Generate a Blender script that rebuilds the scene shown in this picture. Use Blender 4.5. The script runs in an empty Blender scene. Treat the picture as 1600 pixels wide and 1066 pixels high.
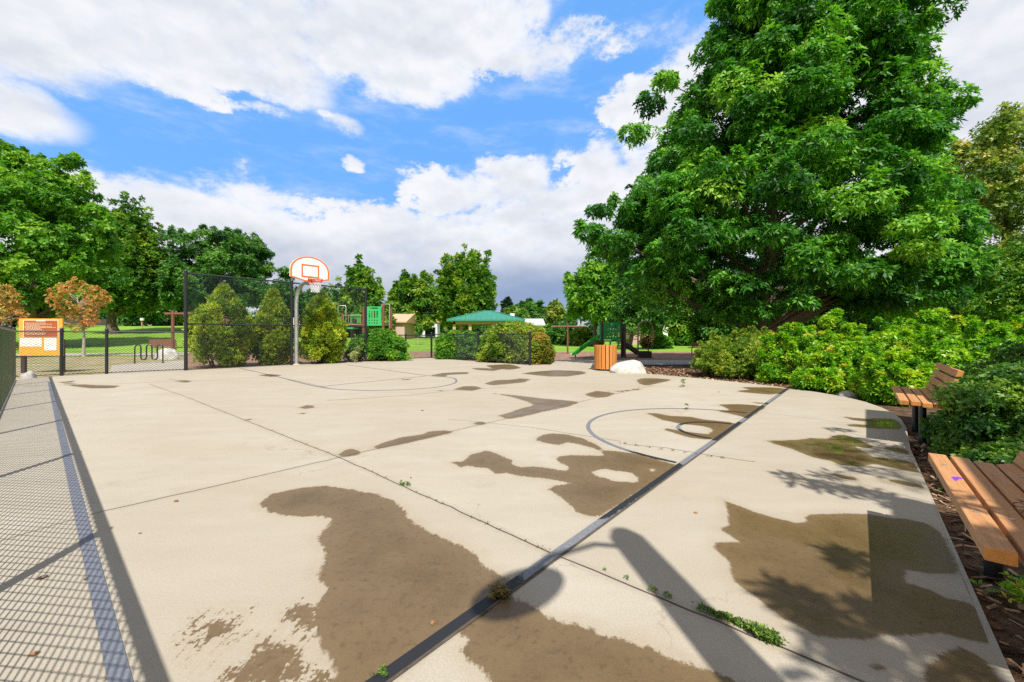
import bpy, bmesh, math, random
import numpy as np
from mathutils import Vector, Matrix, geometry

# ------------------------------------------------------------------ scene, camera, sky, sun
scn = bpy.context.scene
COL = scn.collection
F, CX, HY, CH = 636.0, 800.0, 525.5, 1.07        # focal (px of a 1600 px frame), centre, horizon, eye height
cam_d = bpy.data.cameras.new("camera")
cam_d.sensor_width = 36; cam_d.lens = F / 1600 * 36
cam_d.shift_y = -7.5 / 1600; cam_d.clip_start = 0.05; cam_d.clip_end = 3000
cam = bpy.data.objects.new("camera", cam_d); COL.objects.link(cam)
cam.location = (0, 0, CH); cam.rotation_euler = (math.radians(90), 0, 0)
scn.camera = cam
scn.view_settings.view_transform = 'Standard'; scn.view_settings.look = 'None'
scn.view_settings.gamma = 1; scn.view_settings.use_curve_mapping = False
scn.view_settings.exposure = 0.60
scn.cycles.max_bounces = 8; scn.cycles.transparent_max_bounces = 16
scn.cycles.use_denoising = False

SUN_EL = 54.0
SH = np.array([-0.15, 0.989])                     # direction shadows fall on the ground
COT = 1 / math.tan(math.radians(SUN_EL))
sun_vec = Vector((-SH[0] * math.cos(math.radians(SUN_EL)), -SH[1] * math.cos(math.radians(SUN_EL)), math.sin(math.radians(SUN_EL))))
sd = bpy.data.lights.new("sun", 'SUN'); sd.energy = 4.4; sd.angle = math.radians(0.5); sd.color = (1.0, 0.965, 0.90)
so = bpy.data.objects.new("sun", sd); COL.objects.link(so)
so.rotation_euler = sun_vec.to_track_quat('Z', 'Y').to_euler(); so.location = (0, -5, 40)


class NT:
    """small helper that writes node graphs"""
    def __init__(s, tree): s.t = tree; s.n = tree.nodes; s.l = tree.links
    def node(s, typ, **kw):
        nd = s.n.new(typ)
        for k, v in kw.items(): setattr(nd, k, v)
        return nd
    def put(s, sock, v):
        if isinstance(v, (int, float)): sock.default_value = v
        elif isinstance(v, (tuple, list)):
            sock.default_value = tuple(v) + (1,) if (len(v) == 3 and sock.type == 'RGBA') else tuple(v)
        else: s.l.new(v, sock)
    def math(s, op, a, b=None, c=None, clamp=False):
        nd = s.node('ShaderNodeMath', operation=op, use_clamp=clamp)
        s.put(nd.inputs[0], a)
        if b is not None: s.put(nd.inputs[1], b)
        if c is not None: s.put(nd.inputs[2], c)
        return nd.outputs[0]
    def vmath(s, op, a, b=None):
        nd = s.node('ShaderNodeVectorMath', operation=op)
        s.put(nd.inputs[0], a)
        if b is not None: s.put(nd.inputs[1], b)
        return nd.outputs[1] if op in ('LENGTH', 'DOT_PRODUCT') else nd.outputs[0]
    def noise(s, vec, scale, detail=4, rough=0.55, out=0, dist=0.0):
        nd = s.node('ShaderNodeTexNoise')
        if vec is not None: s.l.new(vec, nd.inputs['Vector'])
        nd.inputs['Scale'].default_value = scale; nd.inputs['Detail'].default_value = detail
        nd.inputs['Roughness'].default_value = rough; nd.inputs['Distortion'].default_value = dist
        return nd.outputs[out]
    def ramp(s, fac, stops):
        nd = s.node('ShaderNodeValToRGB'); cr = nd.color_ramp
        while len(cr.elements) < len(stops): cr.elements.new(0.5)
        for e, (p, c) in zip(cr.elements, stops):
            e.position = p; e.color = (c[0], c[1], c[2], 1) if isinstance(c, (tuple, list)) else (c, c, c, 1)
        s.l.new(fac, nd.inputs[0]); return nd.outputs[0]
    def mix(s, fac, a, b, mode='MIX'):
        nd = s.node('ShaderNodeMix', data_type='RGBA', blend_type=mode)
        s.put(nd.inputs[0], fac); s.put(nd.inputs[6], a); s.put(nd.inputs[7], b)
        return nd.outputs[2]
    def sstep(s, v, lo, hi):
        nd = s.node('ShaderNodeMapRange', interpolation_type='SMOOTHSTEP')
        s.put(nd.inputs[0], v); nd.inputs[1].default_value = lo; nd.inputs[2].default_value = hi
        return nd.outputs[0]
    def scale_vec(s, vec, sc, rot=(0, 0, 0)):
        nd = s.node('ShaderNodeMapping'); s.l.new(vec, nd.inputs[0])
        nd.inputs['Scale'].default_value = sc; nd.inputs['Rotation'].default_value = rot
        return nd.outputs[0]


world = bpy.data.worlds.new("World"); scn.world = world; world.use_nodes = True
W = NT(world.node_tree); W.n.clear()
sky = W.node('ShaderNodeTexSky', sky_type='NISHITA', sun_disc=False)
sky.sun_elevation = math.radians(SUN_EL); sky.sun_rotation = math.atan2(sun_vec.x, sun_vec.y)
sky.air_density = 1.0; sky.dust_density = 0.6; sky.ozone_density = 1.6; sky.altitude = 1600
tc = W.node('ShaderNodeTexCoord')
sep = W.node('ShaderNodeSeparateXYZ'); W.l.new(tc.outputs['Generated'], sep.inputs[0])
az = W.math('ARCTAN2', sep.outputs[0], sep.outputs[1]); el = W.math('ARCSINE', sep.outputs[2])
comb = W.node('ShaderNodeCombineXYZ'); W.l.new(az, comb.inputs[0]); W.l.new(el, comb.inputs[1])
ae = comb.outputs[0]
ae_s = W.scale_vec(ae, (1.0, 1.7, 1.0))
warp = W.vmath('SUBTRACT', W.noise(ae_s, 5.0, 7, 0.62, out=1), (0.5, 0.5, 0.5))
warp = W.vmath('MULTIPLY', warp, (0.20, 0.13, 0.0))
aew = W.vmath('ADD', ae, warp)

def azel(px, py):
    u, v = (px - CX) / F, (HY - py) / F
    return math.atan2(u, 1), math.atan2(v, math.hypot(1, u))

# cumulus banks: direction (given as where they sit over the park), half widths, strength
CLOUDS = [(-40, 10, 260, 88, 1.3), (180, 40, 200, 80, 1.3), (330, 60, 190, 82, 1.3), (520, 40, 220, 90, 1.3), (690, 30, 150, 85, 1.2), (640, 120, 105, 42, .9), (790, 95, 62, 34, .8),
          (420, 132, 90, 34, .7), (270, 120, 80, 30, .6), (10, 160, 120, 52, 1.0), (300, -40, 700, 60, 1.2), (820, 25, 50, 45, .6), (370, 165, 90, 14, .35),
          (250, 335, 125, 62, 1.1), (350, 350, 140, 56, 1.0), (430, 385, 200, 64, 1.2), (640, 385, 190, 66, 1.2), (700, 300, 66, 44, 1.0), (790, 290, 78, 44, 1.1), (850, 350, 110, 70, 1.2), (400, 300, 70, 26, .5), (500, 315, 60, 18, .4),
          (925, 300, 70, 90, 1.0), (960, 400, 120, 120, 1.3), (985, 165, 46, 42, .8), (1085, 190, 90, 130, 1.1), (1200, 300, 240, 260, 1.5), (1500, 200, 280, 330, 1.5), (1500, 40, 200, 160, 1.3),
          (540, 190, 34, 15, .55), (562, 248, 17, 9, .55), (1700, 200, 500, 300, 1.3), (700, 450, 800, 75, 1.4), (100, 470, 600, 80, 1.2), (1500, 480, 700, 90, 1.4)]
dens = None
for (px, py, rx, ry, w) in CLOUDS:
    a0, e0 = azel(px, py); ax = abs(azel(px + math.copysign(rx, CX - px), py)[0] - a0)
    ey = (azel(px, py - ry)[1] - azel(px, py + ry)[1]) / 2
    d = W.vmath('SUBTRACT', aew, (a0, e0, 0)); d = W.vmath('MULTIPLY', d, (1 / ax, 1 / ey, 0))
    q = W.vmath('DOT_PRODUCT', d, d)
    b = W.math('MULTIPLY', W.math('SUBTRACT', 1.0, q), w)
    dens = b if dens is None else W.math('MAXIMUM', dens, b)
dens = W.math('MAXIMUM', dens, -3.0)
# cloud for the unseen sky behind and above the viewer, thickened as fill light
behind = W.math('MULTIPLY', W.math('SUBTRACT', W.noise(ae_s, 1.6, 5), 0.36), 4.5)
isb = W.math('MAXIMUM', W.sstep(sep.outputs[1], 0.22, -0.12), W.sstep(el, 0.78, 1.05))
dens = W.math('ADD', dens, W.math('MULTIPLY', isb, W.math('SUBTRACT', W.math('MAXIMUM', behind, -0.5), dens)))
fbm = W.noise(ae_s, 10.0, 12, 0.7)
big = W.noise(ae_s, 4.0, 4, 0.5)
d2 = W.math('ADD', W.math('MINIMUM', dens, 0.8), W.math('ADD', W.math('MULTIPLY', W.math('SUBTRACT', fbm, 0.5), 2.6), W.math('MULTIPLY', W.math('SUBTRACT', big, 0.5), 1.0)))
soft = W.sstep(W.noise(ae_s, 3.0, 2, 0.5), 0.35, 0.65)
cover = W.mix(soft, W.sstep(d2, -0.12, 0.38), W.sstep(d2, -0.55, 0.85))
thin = W.math('MULTIPLY', W.sstep(W.noise(W.scale_vec(ae_s, (1.0, 2.2, 1.0), (0, 0, .5)), 4.5, 6, 0.65), 0.46, 0.80), 0.42)
cover = W.math('MAXIMUM', cover, thin)
# lit puffs white, shaded sides and bases grey: compare the billows with the same billows a step towards the sun
P1 = W.noise(ae_s, 4.5, 7, 0.55); P2 = W.noise(W.vmath('ADD', ae_s, (0.006, 0.035, 0)), 4.5, 7, 0.55)
relief = W.math('MULTIPLY', W.math('SUBTRACT', P1, P2), 2.4)
body = W.sstep(W.math('ADD', dens, W.math('MULTIPLY', W.math('SUBTRACT', W.noise(ae_s, 2.6, 4, 0.55), 0.5), 2.2)), 0.0, 1.5)
low = W.sstep(el, 0.30, 0.06)
grey = W.math('ADD', W.math('MULTIPLY', body, W.math('ADD', 0.32, W.math('MULTIPLY', low, 0.62))), W.math('MULTIPLY', relief, -0.9), clamp=True)
cl = W.mix(grey, (7.5, 7.6, 7.9), (4.3, 4.75, 5.7))
a1, e1 = azel(850, 462)
rd = W.vmath('MULTIPLY', W.vmath('SUBTRACT', ae, (a1, e1, 0)), (1 / 0.50, 1 / 0.115, 0))
rain = W.sstep(W.vmath('LENGTH', rd), 1.1, 0.0)
cl = W.mix(W.math('MULTIPLY', rain, 0.85), cl, (1.9, 2.75, 4.6))
blue = W.mix(0.70, sky.outputs[0], (1.55, 4.5, 10.2))
blue = W.mix(W.sstep(el, 0.62, 0.15), blue, (2.9, 5.4, 9.4)) if False else blue
# warm tint put into the unseen clouds behind and above, to neutralise blue fill
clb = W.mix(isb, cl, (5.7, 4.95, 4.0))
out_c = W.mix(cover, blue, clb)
below = W.sstep(sep.outputs[2], -0.005, -0.03)
out_c = W.mix(below, out_c, (1.4, 1.5, 1.2))
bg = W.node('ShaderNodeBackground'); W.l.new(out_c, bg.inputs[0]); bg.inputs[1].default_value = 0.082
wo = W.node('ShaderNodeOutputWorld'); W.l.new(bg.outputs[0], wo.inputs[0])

# ------------------------------------------------------------------ helpers
A = np.array([0.65, 0.76]); A /= np.linalg.norm(A)     # court direction going away to the right
B = np.array([-A[1], A[0]])                            # court direction going away to the left

def G(px, py, z=0.0):
    d = (CH - z) * F / (py - HY)
    return ((px - CX) / F * d, d)
def P(px, py, d):
    return ((px - CX) / F * d, d, CH + (HY - py) / F * d)

def _pw(y, pts):
    return float(np.interp(y, [p[0] for p in pts], [p[1] for p in pts]))
ZL = [(24, -.06), (30, .1), (40, .72), (55, 2.24), (85, 3.3), (150, 5), (400, 8), (900, 10)]
ZC = [(24, -.06), (35, 0.), (70, 1.0), (150, 2), (400, 5), (900, 8)]
ZR = [(24, -.06), (45, 0.), (150, 1), (400, 4), (900, 7)]
def T(x, y):
    if y < 24: return -.06
    a = x / y
    if a < -.2:
        t = min(1, (-.2 - a) / .5); t = t * t * (3 - 2 * t)
        return _pw(y, ZC) * (1 - t) + _pw(y, ZL) * t
    t = min(1, (a + .2) / .4); t = t * t * (3 - 2 * t)
    return _pw(y, ZC) * (1 - t) + _pw(y, ZR) * t

def material(name, color, rough=0.6, metal=0.0, var=0.12, scale=12.0, bump=0.0, coat=0.0, spec=0.5, stretch=(1, 1, 1)):
    m = bpy.data.materials.new(name); m.use_nodes = True
    N = NT(m.node_tree); bs = N.n['Principled BSDF']
    tcn = N.node('ShaderNodeTexCoord'); v = N.scale_vec(tcn.outputs['Object'], stretch)
    nz = N.noise(v, scale, 5, 0.6)
    dark = tuple(c * (1 - var) for c in color); lite = tuple(min(1, c * (1 + var)) for c in color)
    N.l.new(N.ramp(nz, [(0.3, dark), (0.7, lite)]), bs.inputs['Base Color'])
    bs.inputs['Roughness'].default_value = rough; bs.inputs['Metallic'].default_value = metal
    bs.inputs['Specular IOR Level'].default_value = spec
    if coat: bs.inputs['Coat Weight'].default_value = coat
    if bump:
        bp = N.node('ShaderNodeBump'); bp.inputs['Strength'].default_value = bump; bp.inputs['Distance'].default_value = 0.01
        N.l.new(N.noise(v, scale * 2.5, 5), bp.inputs['Height']); N.l.new(bp.outputs[0], bs.inputs['Normal'])
    return m

def leaf_material(name, stops, trans=0.35, rough=0.5, spec=0.35):
    m = bpy.data.materials.new(name); m.use_nodes = True
    N = NT(m.node_tree); bs = N.n['Principled BSDF']
    at = N.node('ShaderNodeAttribute', attribute_name='rnd')
    c = N.ramp(at.outputs['Fac'], stops)
    N.l.new(c, bs.inputs['Base Color']); bs.inputs['Roughness'].default_value = rough
    bs.inputs['Specular IOR Level'].default_value = spec
    tr = N.node('ShaderNodeBsdfTranslucent'); N.l.new(N.mix(1.0, c, (1.15, 1.25, 0.5), 'MULTIPLY'), tr.inputs[0])
    mx = N.node('ShaderNodeMixShader'); mx.inputs[0].default_value = trans
    N.l.new(bs.outputs[0], mx.inputs[1]); N.l.new(tr.outputs[0], mx.inputs[2])
    N.l.new(mx.outputs[0], N.n['Material Output'].inputs[0])
    return m


class MB:
    def __init__(s): s.v = []; s.f = []; s.mi = []
    def add(s, vs, fs, mi=0):
        o = len(s.v); s.v += [tuple(map(float, p)) for p in vs]; s.f += [tuple(o + i for i in f) for f in fs]; s.mi += [mi] * len(fs); return s
    def box(s, c, size, rot=None, mi=0, bev=0.0):
        hx, hy, hz = (k / 2 for k in size)
        R = rot if rot is not None else Matrix.Identity(3)
        if bev:
            b = min(bev, hx * .9, hy * .9, hz * .9); vs = []; 
            bm = bmesh.new(); bmesh.ops.create_cube(bm, size=1)
            for v in bm.verts: v.co = Vector((v.co.x * 2 * hx, v.co.y * 2 * hy, v.co.z * 2 * hz))
            bmesh.ops.bevel(bm, geom=bm.edges[:], offset=b, segments=2, affect='EDGES', profile=.7)
            bm.verts.index_update()
            s.add([R @ v.co + Vector(c) for v in bm.verts], [[v.index for v in f.verts] for f in bm.faces], mi); bm.free(); return s
        vs = [R @ Vector((sx * hx, sy * hy, sz * hz)) + Vector(c) for sz in (-1, 1) for sx, sy in ((-1, -1), (1, -1), (1, 1), (-1, 1))]
        return s.add(vs, [(3, 2, 1, 0), (4, 5, 6, 7), (0, 1, 5, 4), (1, 2, 6, 5), (2, 3, 7, 6), (3, 0, 4, 7)], mi)
    def tube(s, pts, r, n=8, mi=0, caps=True):
        pts = [Vector(p) for p in pts]; m = len(pts); rs = r if isinstance(r, (list, tuple)) else [r] * m
        o = []; up = None
        for i, p in enumerate(pts):
            d = (pts[min(i + 1, m - 1)] - pts[max(i - 1, 0)]).normalized()
            if up is None: up = d.orthogonal().normalized()
            up = (up - d * up.dot(d)); up = up.normalized() if up.length > 1e-6 else d.orthogonal().normalized()
            w = d.cross(up)
            o += [p + (up * math.cos(2 * math.pi * k / n) + w * math.sin(2 * math.pi * k / n)) * rs[i] for k in range(n)]
        fs = [(i * n + k, i * n + (k + 1) % n, (i + 1) * n + (k + 1) % n, (i + 1) * n + k) for i in range(m - 1) for k in range(n)]
        if caps: fs += [tuple(range(n - 1, -1, -1)), tuple((m - 1) * n + k for k in range(n))]
        return s.add(o, fs, mi)
    def prism(s, poly, z0, z1, mi=0):
        n = len(poly)
        vs = [(p[0], p[1], z0) for p in poly] + [(p[0], p[1], z1) for p in poly]
        return s.add(vs, [tuple(range(n - 1, -1, -1)), tuple(range(n, 2 * n))] + [(i, (i + 1) % n, n + (i + 1) % n, n + i) for i in range(n)], mi)
    def ext(s, poly3, vec, mi=0):
        n = len(poly3); v = Vector(vec)
        vs = [Vector(p) for p in poly3] + [Vector(p) + v for p in poly3]
        return s.add(vs, [tuple(range(n - 1, -1, -1)), tuple(range(n, 2 * n))] + [(i, (i + 1) % n, n + (i + 1) % n, n + i) for i in range(n)], mi)
    def lathe(s, prof, c=(0, 0, 0), n=16, mi=0):
        vs = []; m = len(prof)
        for (r, z) in prof: vs += [(c[0] + r * math.cos(2 * math.pi * k / n), c[1] + r * math.sin(2 * math.pi * k / n), c[2] + z) for k in range(n)]
        fs = [(i * n + k, i * n + (k + 1) % n, (i + 1) * n + (k + 1) % n, (i + 1) * n + k) for i in range(m - 1) for k in range(n)]
        fs += [tuple(range(n - 1, -1, -1)), tuple((m - 1) * n + k for k in range(n))]
        return s.add(vs, fs, mi)
    def build(s, name, mats, parent=None, smooth=False):
        me = bpy.data.meshes.new(name); me.from_pydata(s.v, [], s.f)
        bm = bmesh.new(); bm.from_mesh(me); bmesh.ops.recalc_face_normals(bm, faces=bm.faces[:]); bm.to_mesh(me); bm.free()
        for m in (mats if isinstance(mats, (list, tuple)) else [mats]): me.materials.append(m)
        if any(s.mi) : me.polygons.foreach_set('material_index', s.mi)
        if smooth:
            me.polygons.foreach_set('use_smooth', [True] * len(me.polygons))
            try: me.set_sharp_from_angle(angle=math.radians(38))
            except Exception: pass
        o = bpy.data.objects.new(name, me); COL.objects.link(o)
        if parent is not None: o.parent = parent
        return o

def tag(o, label=None, cat=None, group=None, kind=None):
    if label: o['label'] = label
    if cat: o['category'] = cat
    if group: o['group'] = group
    if kind: o['kind'] = kind
    return o
def thing(name, label, cat, loc=(0, 0, 0), rz=0.0, group=None):
    o = bpy.data.objects.new(name, None); COL.objects.link(o); o.empty_display_size = .2
    o.location = loc; o.rotation_euler = (0, 0, rz); return tag(o, label, cat, group)
def copy_tree(o, parent=None):
    c = o.copy(); COL.objects.link(c)
    if parent is not None: c.parent = parent
    for ch in [k for k in bpy.data.objects if k.parent is o]: copy_tree(ch, c)
    return c

def raw_mesh(name, V, quads, mat, rnd=None, parent=None):
    me = bpy.data.meshes.new(name); nv, nq = len(V), len(quads)
    me.vertices.add(nv); me.vertices.foreach_set('co', np.asarray(V, np.float32).ravel())
    k = quads.shape[1]
    me.loops.add(nq * k); me.loops.foreach_set('vertex_index', quads.astype(np.int32).ravel())
    me.polygons.add(nq); me.polygons.foreach_set('loop_start', np.arange(0, nq * k, k, dtype=np.int32))
    if rnd is not None:
        at = me.attributes.new('rnd', 'FLOAT', 'POINT'); at.data.foreach_set('value', rnd.astype(np.float32))
    me.update(calc_edges=True); me.materials.append(mat)
    o = bpy.data.objects.new(name, me); COL.objects.link(o)
    if parent is not None: o.parent = parent
    return o

def norm(a): return a / (np.linalg.norm(a, axis=-1, keepdims=True) + 1e-9)

def leaves(rng, C, AX, tint, k, L, Wd, rise=(0.05, 0.8), droop=0.12):
    """k leaves round every twig tip C with axis AX: folded rhombs"""
    n = len(C); AX = norm(AX)
    t = norm(np.cross(AX, rng.normal(size=(n, 3)))); b = np.cross(AX, t)
    ang = rng.uniform(0, 2 * np.pi, (n, 1)) + np.arange(k)[None] * 2 * np.pi / k + rng.normal(0, .25, (n, k))
    ri = rng.uniform(rise[0], rise[1], (n, k))
    D = norm(np.cos(ang)[..., None] * t[:, None] + np.sin(ang)[..., None] * b[:, None] + ri[..., None] * AX[:, None])
    ln = L * rng.uniform(.65, 1.2, (n, k, 1)); wd = Wd * rng.uniform(.7, 1.2, (n, k, 1))
    S = norm(np.cross(D, AX[:, None] + rng.normal(0, .45, (n, k, 3))))
    base = C[:, None] + D * ln * .08
    mid = base + D * ln * .45
    tip = base + D * ln; tip[..., 2] -= droop * ln[..., 0]
    V = np.stack([base, mid + S * wd / 2, tip, mid - S * wd / 2], 2).reshape(-1, 3)
    q = np.arange(n * k * 4).reshape(-1, 4)
    rnd = np.clip(np.repeat(tint, k) + rng.normal(0, .10, n * k), 0, 1)
    return V, q, np.repeat(rnd, 4)

def clump_points(rng, centers, radii, per, shell=0.35, upbias=0.35, under=0.5):
    """twig tips through ellipsoid clumps, denser outside and above"""
    Cs, As, Ts = [], [], []
    for c, r in zip(centers, radii):
        n = max(3, int(per * (0.6 + .8 * rng.random())))
        d = norm(rng.normal(size=(n, 3))); keep = (d[:, 2] > -0.2) | (rng.random(n) < under); d = d[keep]
        n = len(d)
        rad = 1 - np.abs(rng.normal(0, shell, (n, 1))); rad = np.clip(rad, .1, 1.12)
        Cs.append(c + d * rad * r)
        As.append(norm(d * .75 + np.array([0, 0, upbias]) + rng.normal(0, .28, (n, 3))))
        Ts.append(np.clip(rng.normal(.5, .20) + rng.normal(0, .1, n), 0, 1))
    return np.concatenate(Cs), np.concatenate(As), np.concatenate(Ts)

def env_clumps(rng, env, n, cr, depth_k=1.0, inner=0.3):
    """clump centres inside a crown whose outline is env = [(z, centre x, half width)]"""
    env = sorted(env); zs = np.array([e[0] for e in env]); cx = np.array([e[1] for e in env]); R = np.array([e[2] for e in env])
    out, rad = [], []
    zz = np.linspace(zs[0], zs[-1], 200); rr = np.interp(zz, zs, R); cdf = np.cumsum(rr + .4); cdf /= cdf[-1]
    for i in range(n):
        z = np.interp((i + rng.random()) / n, cdf, zz)
        r = np.interp(z, zs, R); c = np.interp(z, zs, cx); phi = rng.uniform(0, 2 * np.pi)
        k = 1 - (rng.random() ** 1.6) * (1 - inner)
        s = cr * rng.uniform(.65, 1.35)
        e = max(0, r - s * .75) * k
        out.append((c + e * math.cos(phi), e * math.sin(phi) * depth_k, z)); rad.append(s)
    return np.array(out), np.array(rad)

def tree(name, label, loc, env, n, cr, per, k, L, Wd, mat, bark, tr, seed=0, flat=.7, depth_k=.8, extra=(), group=None, limbs=18,
         droop=.12, rise=(.05, .8), upbias=.35, trunk_top=.72, lean=(0, 0), under=.5, cat='tree', shell=.38, shoot=.22):
    rng = np.random.default_rng(seed)
    root = thing(name, label, cat, loc, 0, group)
    c, r = env_clumps(rng, env, n, cr, depth_k)
    if len(extra):
        c = np.vstack([c, np.array([e[:3] for e in extra])]); r = np.concatenate([r, [e[3] for e in extra]])
    rv = np.stack([r, r, r * flat], 1)
    tops = [i for i in range(len(c)) if c[i][2] > np.median(c[:, 2]) or np.hypot(*c[i][:2]) > np.median(np.hypot(c[:, 0], c[:, 1]))]
    sc_, sr_ = [], []
    for i in rng.permutation(tops)[:len(tops) * 3 // 4]:
        o_ = norm(np.array([c[i][0] * .35, c[i][1] * .35, abs(c[i][2]) * .5 + .3]) + rng.normal(0, .5, 3)); base_ = c[i] + o_ * r[i] * .7 * np.array([1, 1, flat])
        for j in range(2): sc_.append(base_ + (o_ * .6 + np.array([0, 0, .5 * (shoot > .3)])) * r[i] * (shoot * 1.5 * (j + 1))); sr_.append(r[i] * (.30 - .09 * j))
    c2_ = np.vstack([c, sc_]) if sc_ else c; r2_ = np.concatenate([r, sr_]) if sc_ else r
    CA = clump_points(rng, c, rv, per, upbias=upbias, under=under, shell=shell)
    if sc_:
        q2 = np.array(sr_); CB = clump_points(rng, np.array(sc_), np.stack([q2, q2, q2 * 1.3], 1), max(5, per * .13), upbias=.8, under=.9); CA = tuple(np.concatenate([a_, b_]) for a_, b_ in zip(CA, CB))
    C, AX, Tn = CA
    V, q, rn = leaves(rng, C, AX, Tn, k, L, Wd, rise, droop)
    raw_mesh('crown', V, q, mat, rn, root)
    m = MB(); top = max(e[0] for e in env); cxt = [e[1] for e in sorted(env)][-1]
    tp = []; nseg = 9
    for i in range(nseg):
        t = i / (nseg - 1); tp.append(Vector((cxt * t * t * .8 + lean[0] * t + math.sin(t * 7 + seed) * tr * .5 * (i > 0), lean[1] * t + math.cos(t * 5 + seed) * tr * .4 * (i > 0), -0.15 + t * (top * trunk_top + .15))))
    m.tube(tp, [tr * (1.35 if i == 0 else 1) * (1 - .86 * (i / (nseg - 1)) ** .9) + .01 for i in range(nseg)], 10)
    zlo = min(e[0] for e in env); idx = rng.permutation(len(c))[:limbs]
    for j in idx:
        e = Vector(c[j]); zz = max(zlo * .7, min(e.z - (Vector((e.x, e.y)).length) * .55, top * trunk_top * .95)); t = max(0.06, min(1, zz / (top * trunk_top)))
        fi = t * (nseg - 1); i0 = min(int(fi), nseg - 2); s0 = tp[i0].lerp(tp[i0 + 1], fi - i0)
        rr = tr * (1 - .86 * t ** .9) * .5 + .008; mid = s0.lerp(e, .5) + Vector((0, 0, .08 * (e - s0).length)) + Vector(rng.normal(0, .05 * (e - s0).length, 3))
        m.tube([s0, s0.lerp(mid, .5), mid, mid.lerp(e, .6), e], [rr, rr * .8, rr * .55, rr * .35, rr * .15], 6)
        for w in range(2):
            e2 = mid + (Vector(rng.normal(size=3)) * .5 + (e - s0).normalized()) * cr * .9
            m.tube([mid, mid.lerp(e2, .5) + Vector((0, 0, cr * .1)), e2], [rr * .4, rr * .25, rr * .08], 4)
    m.build('trunk', bark, root, True)
    return root

def env_px(rows, d, bx):
    rows = [(y + 9 * (i < 3), l, r) for i, (y, l, r) in enumerate(rows)]
    """crown outline from (py, left px, right px) at distance d, relative to a base at x = bx"""
    return [(CH + (HY - y) / F * d, ((l + r) / 2 - CX) / F * d - bx, (r - l) / 2 / F * d) for (y, l, r) in rows]

# ------------------------------------------------------------------ materials
M = {}
M['mesh'] = material('vinyl coated wire', (.045, .05, .062), .4, 0, .15, 6, spec=.6)
M['black'] = material('black vinyl coated steel', (.012, .014, .018), .38, 0, .2, 6, spec=.6)
M['galv'] = material('galvanised steel', (.52, .54, .56), .38, .75, .18, 9)
M['alu'] = material('aluminium', (.6, .6, .6), .35, .8, .1, 8)
M['white'] = material('white enamel', (.84, .83, .80), .35, 0, .03, 4)
M['orange_paint'] = material('orange enamel', (.78, .16, .025), .4, 0, .08, 8)
M['rim'] = material('red orange rim paint', (.72, .07, .02), .4, 0, .12, 12)
M['net'] = material('white net cord', (.75, .74, .72), .8, 0, .1, 30)
M['netred'] = material('red net cord', (.6, .05, .06), .8, 0, .1, 30)
def plank_mat(name, a, b, c, ax):
    m = bpy.data.materials.new(name); m.use_nodes = True; N = NT(m.node_tree); bs = N.n['Principled BSDF']
    t = N.node('ShaderNodeTexCoord').outputs['Object']; oi = N.node('ShaderNodeObjectInfo').outputs['Random']
    off = N.node('ShaderNodeCombineXYZ'); N.l.new(N.math('MULTIPLY', oi, 37.0), off.inputs[0]); t2 = N.vmath('ADD', t, off.outputs[0])
    gr = N.noise(N.scale_vec(t2, ax), 5, 6, .7, dist=.6); bl = N.noise(t2, 4, 5, .6); fi = N.noise(N.scale_vec(t2, ax), 26, 4, .7)
    col = N.ramp(gr, [(.25, c), (.5, a), (.75, b)])
    col = N.mix(N.math('MULTIPLY', N.sstep(fi, .55, .75), .35), col, c)
    col = N.mix(N.math('MULTIPLY', N.sstep(bl, .5, .8), .4), col, (.42, .27, .15))
    col = N.mix(N.math('MULTIPLY', oi, .35), col, c)
    N.l.new(col, bs.inputs['Base Color']); bs.inputs['Roughness'].default_value = .62; bs.inputs['Specular IOR Level'].default_value = .35
    bp = N.node('ShaderNodeBump'); bp.inputs['Strength'].default_value = .4; bp.inputs['Distance'].default_value = .002
    N.l.new(N.math('ADD', gr, N.math('MULTIPLY', fi, .6)), bp.inputs['Height']); N.l.new(bp.outputs[0], bs.inputs['Normal']); return m
M['plank'] = plank_mat('cedar coloured plank', (.52, .255, .105), (.62, .34, .16), (.32, .145, .06), (1.2, 16, 16))
M['plank_end'] = plank_mat('cedar plank end', (.60, .25, .06), (.68, .30, .08), (.42, .16, .04), (8, 8, 8))
M['brown_slat'] = material('brown slat', (.22, .10, .065), .6, 0, .15, 7, stretch=(1, 9, 9))
M['can'] = plank_mat('orange stained slat', (.60, .24, .055), (.70, .32, .09), (.40, .15, .035), (14, 14, 1.0))
M['green_plastic'] = material('deep green moulded plastic', (.03, .36, .12), .35, 0, .1, 5, spec=.5)
M['lime_plastic'] = material('bright green moulded plastic', (.03, .42, .12), .4, 0, .1, 5)
M['slide'] = material('green slide plastic', (.02, .36, .03), .3, 0, .1, 4, spec=.6)
M['brown_steel'] = material('dark brown coated post', (.05, .03, .025), .45, 0, .15, 5)
M['redbrown_steel'] = material('red brown coated post', (.17, .065, .045), .5, 0, .15, 5)
M['tan_steel'] = material('tan coated rail', (.33, .21, .14), .5, 0, .12, 5)
M['deck'] = material('dark coated deck', (.03, .03, .035), .6, 0, .2, 20)
M['sign_wood'] = material('yellow stained board', (.78, .36, .05), .55, 0, .15, 6, stretch=(1, 1, 7))
M['sign_brown'] = material('brown printed panel', (.36, .085, .025), .5, 0, .1, 6)
M['cream'] = material('cream print', (.74, .66, .52), .6, 0, .06, 9)
M['paper'] = material('white notice paper', (.80, .81, .82), .6, 0, .05, 15)
M['ink'] = material('grey print', (.28, .28, .30), .7, 0, .1, 15)
M['rock'] = material('white boulder', (.47, .455, .42), .9, 0, .38, 7, bump=1.0)
M['rock_grey'] = material('grey boulder', (.34, .32, .30), .85, 0, .25, 6, bump=.5)
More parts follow.
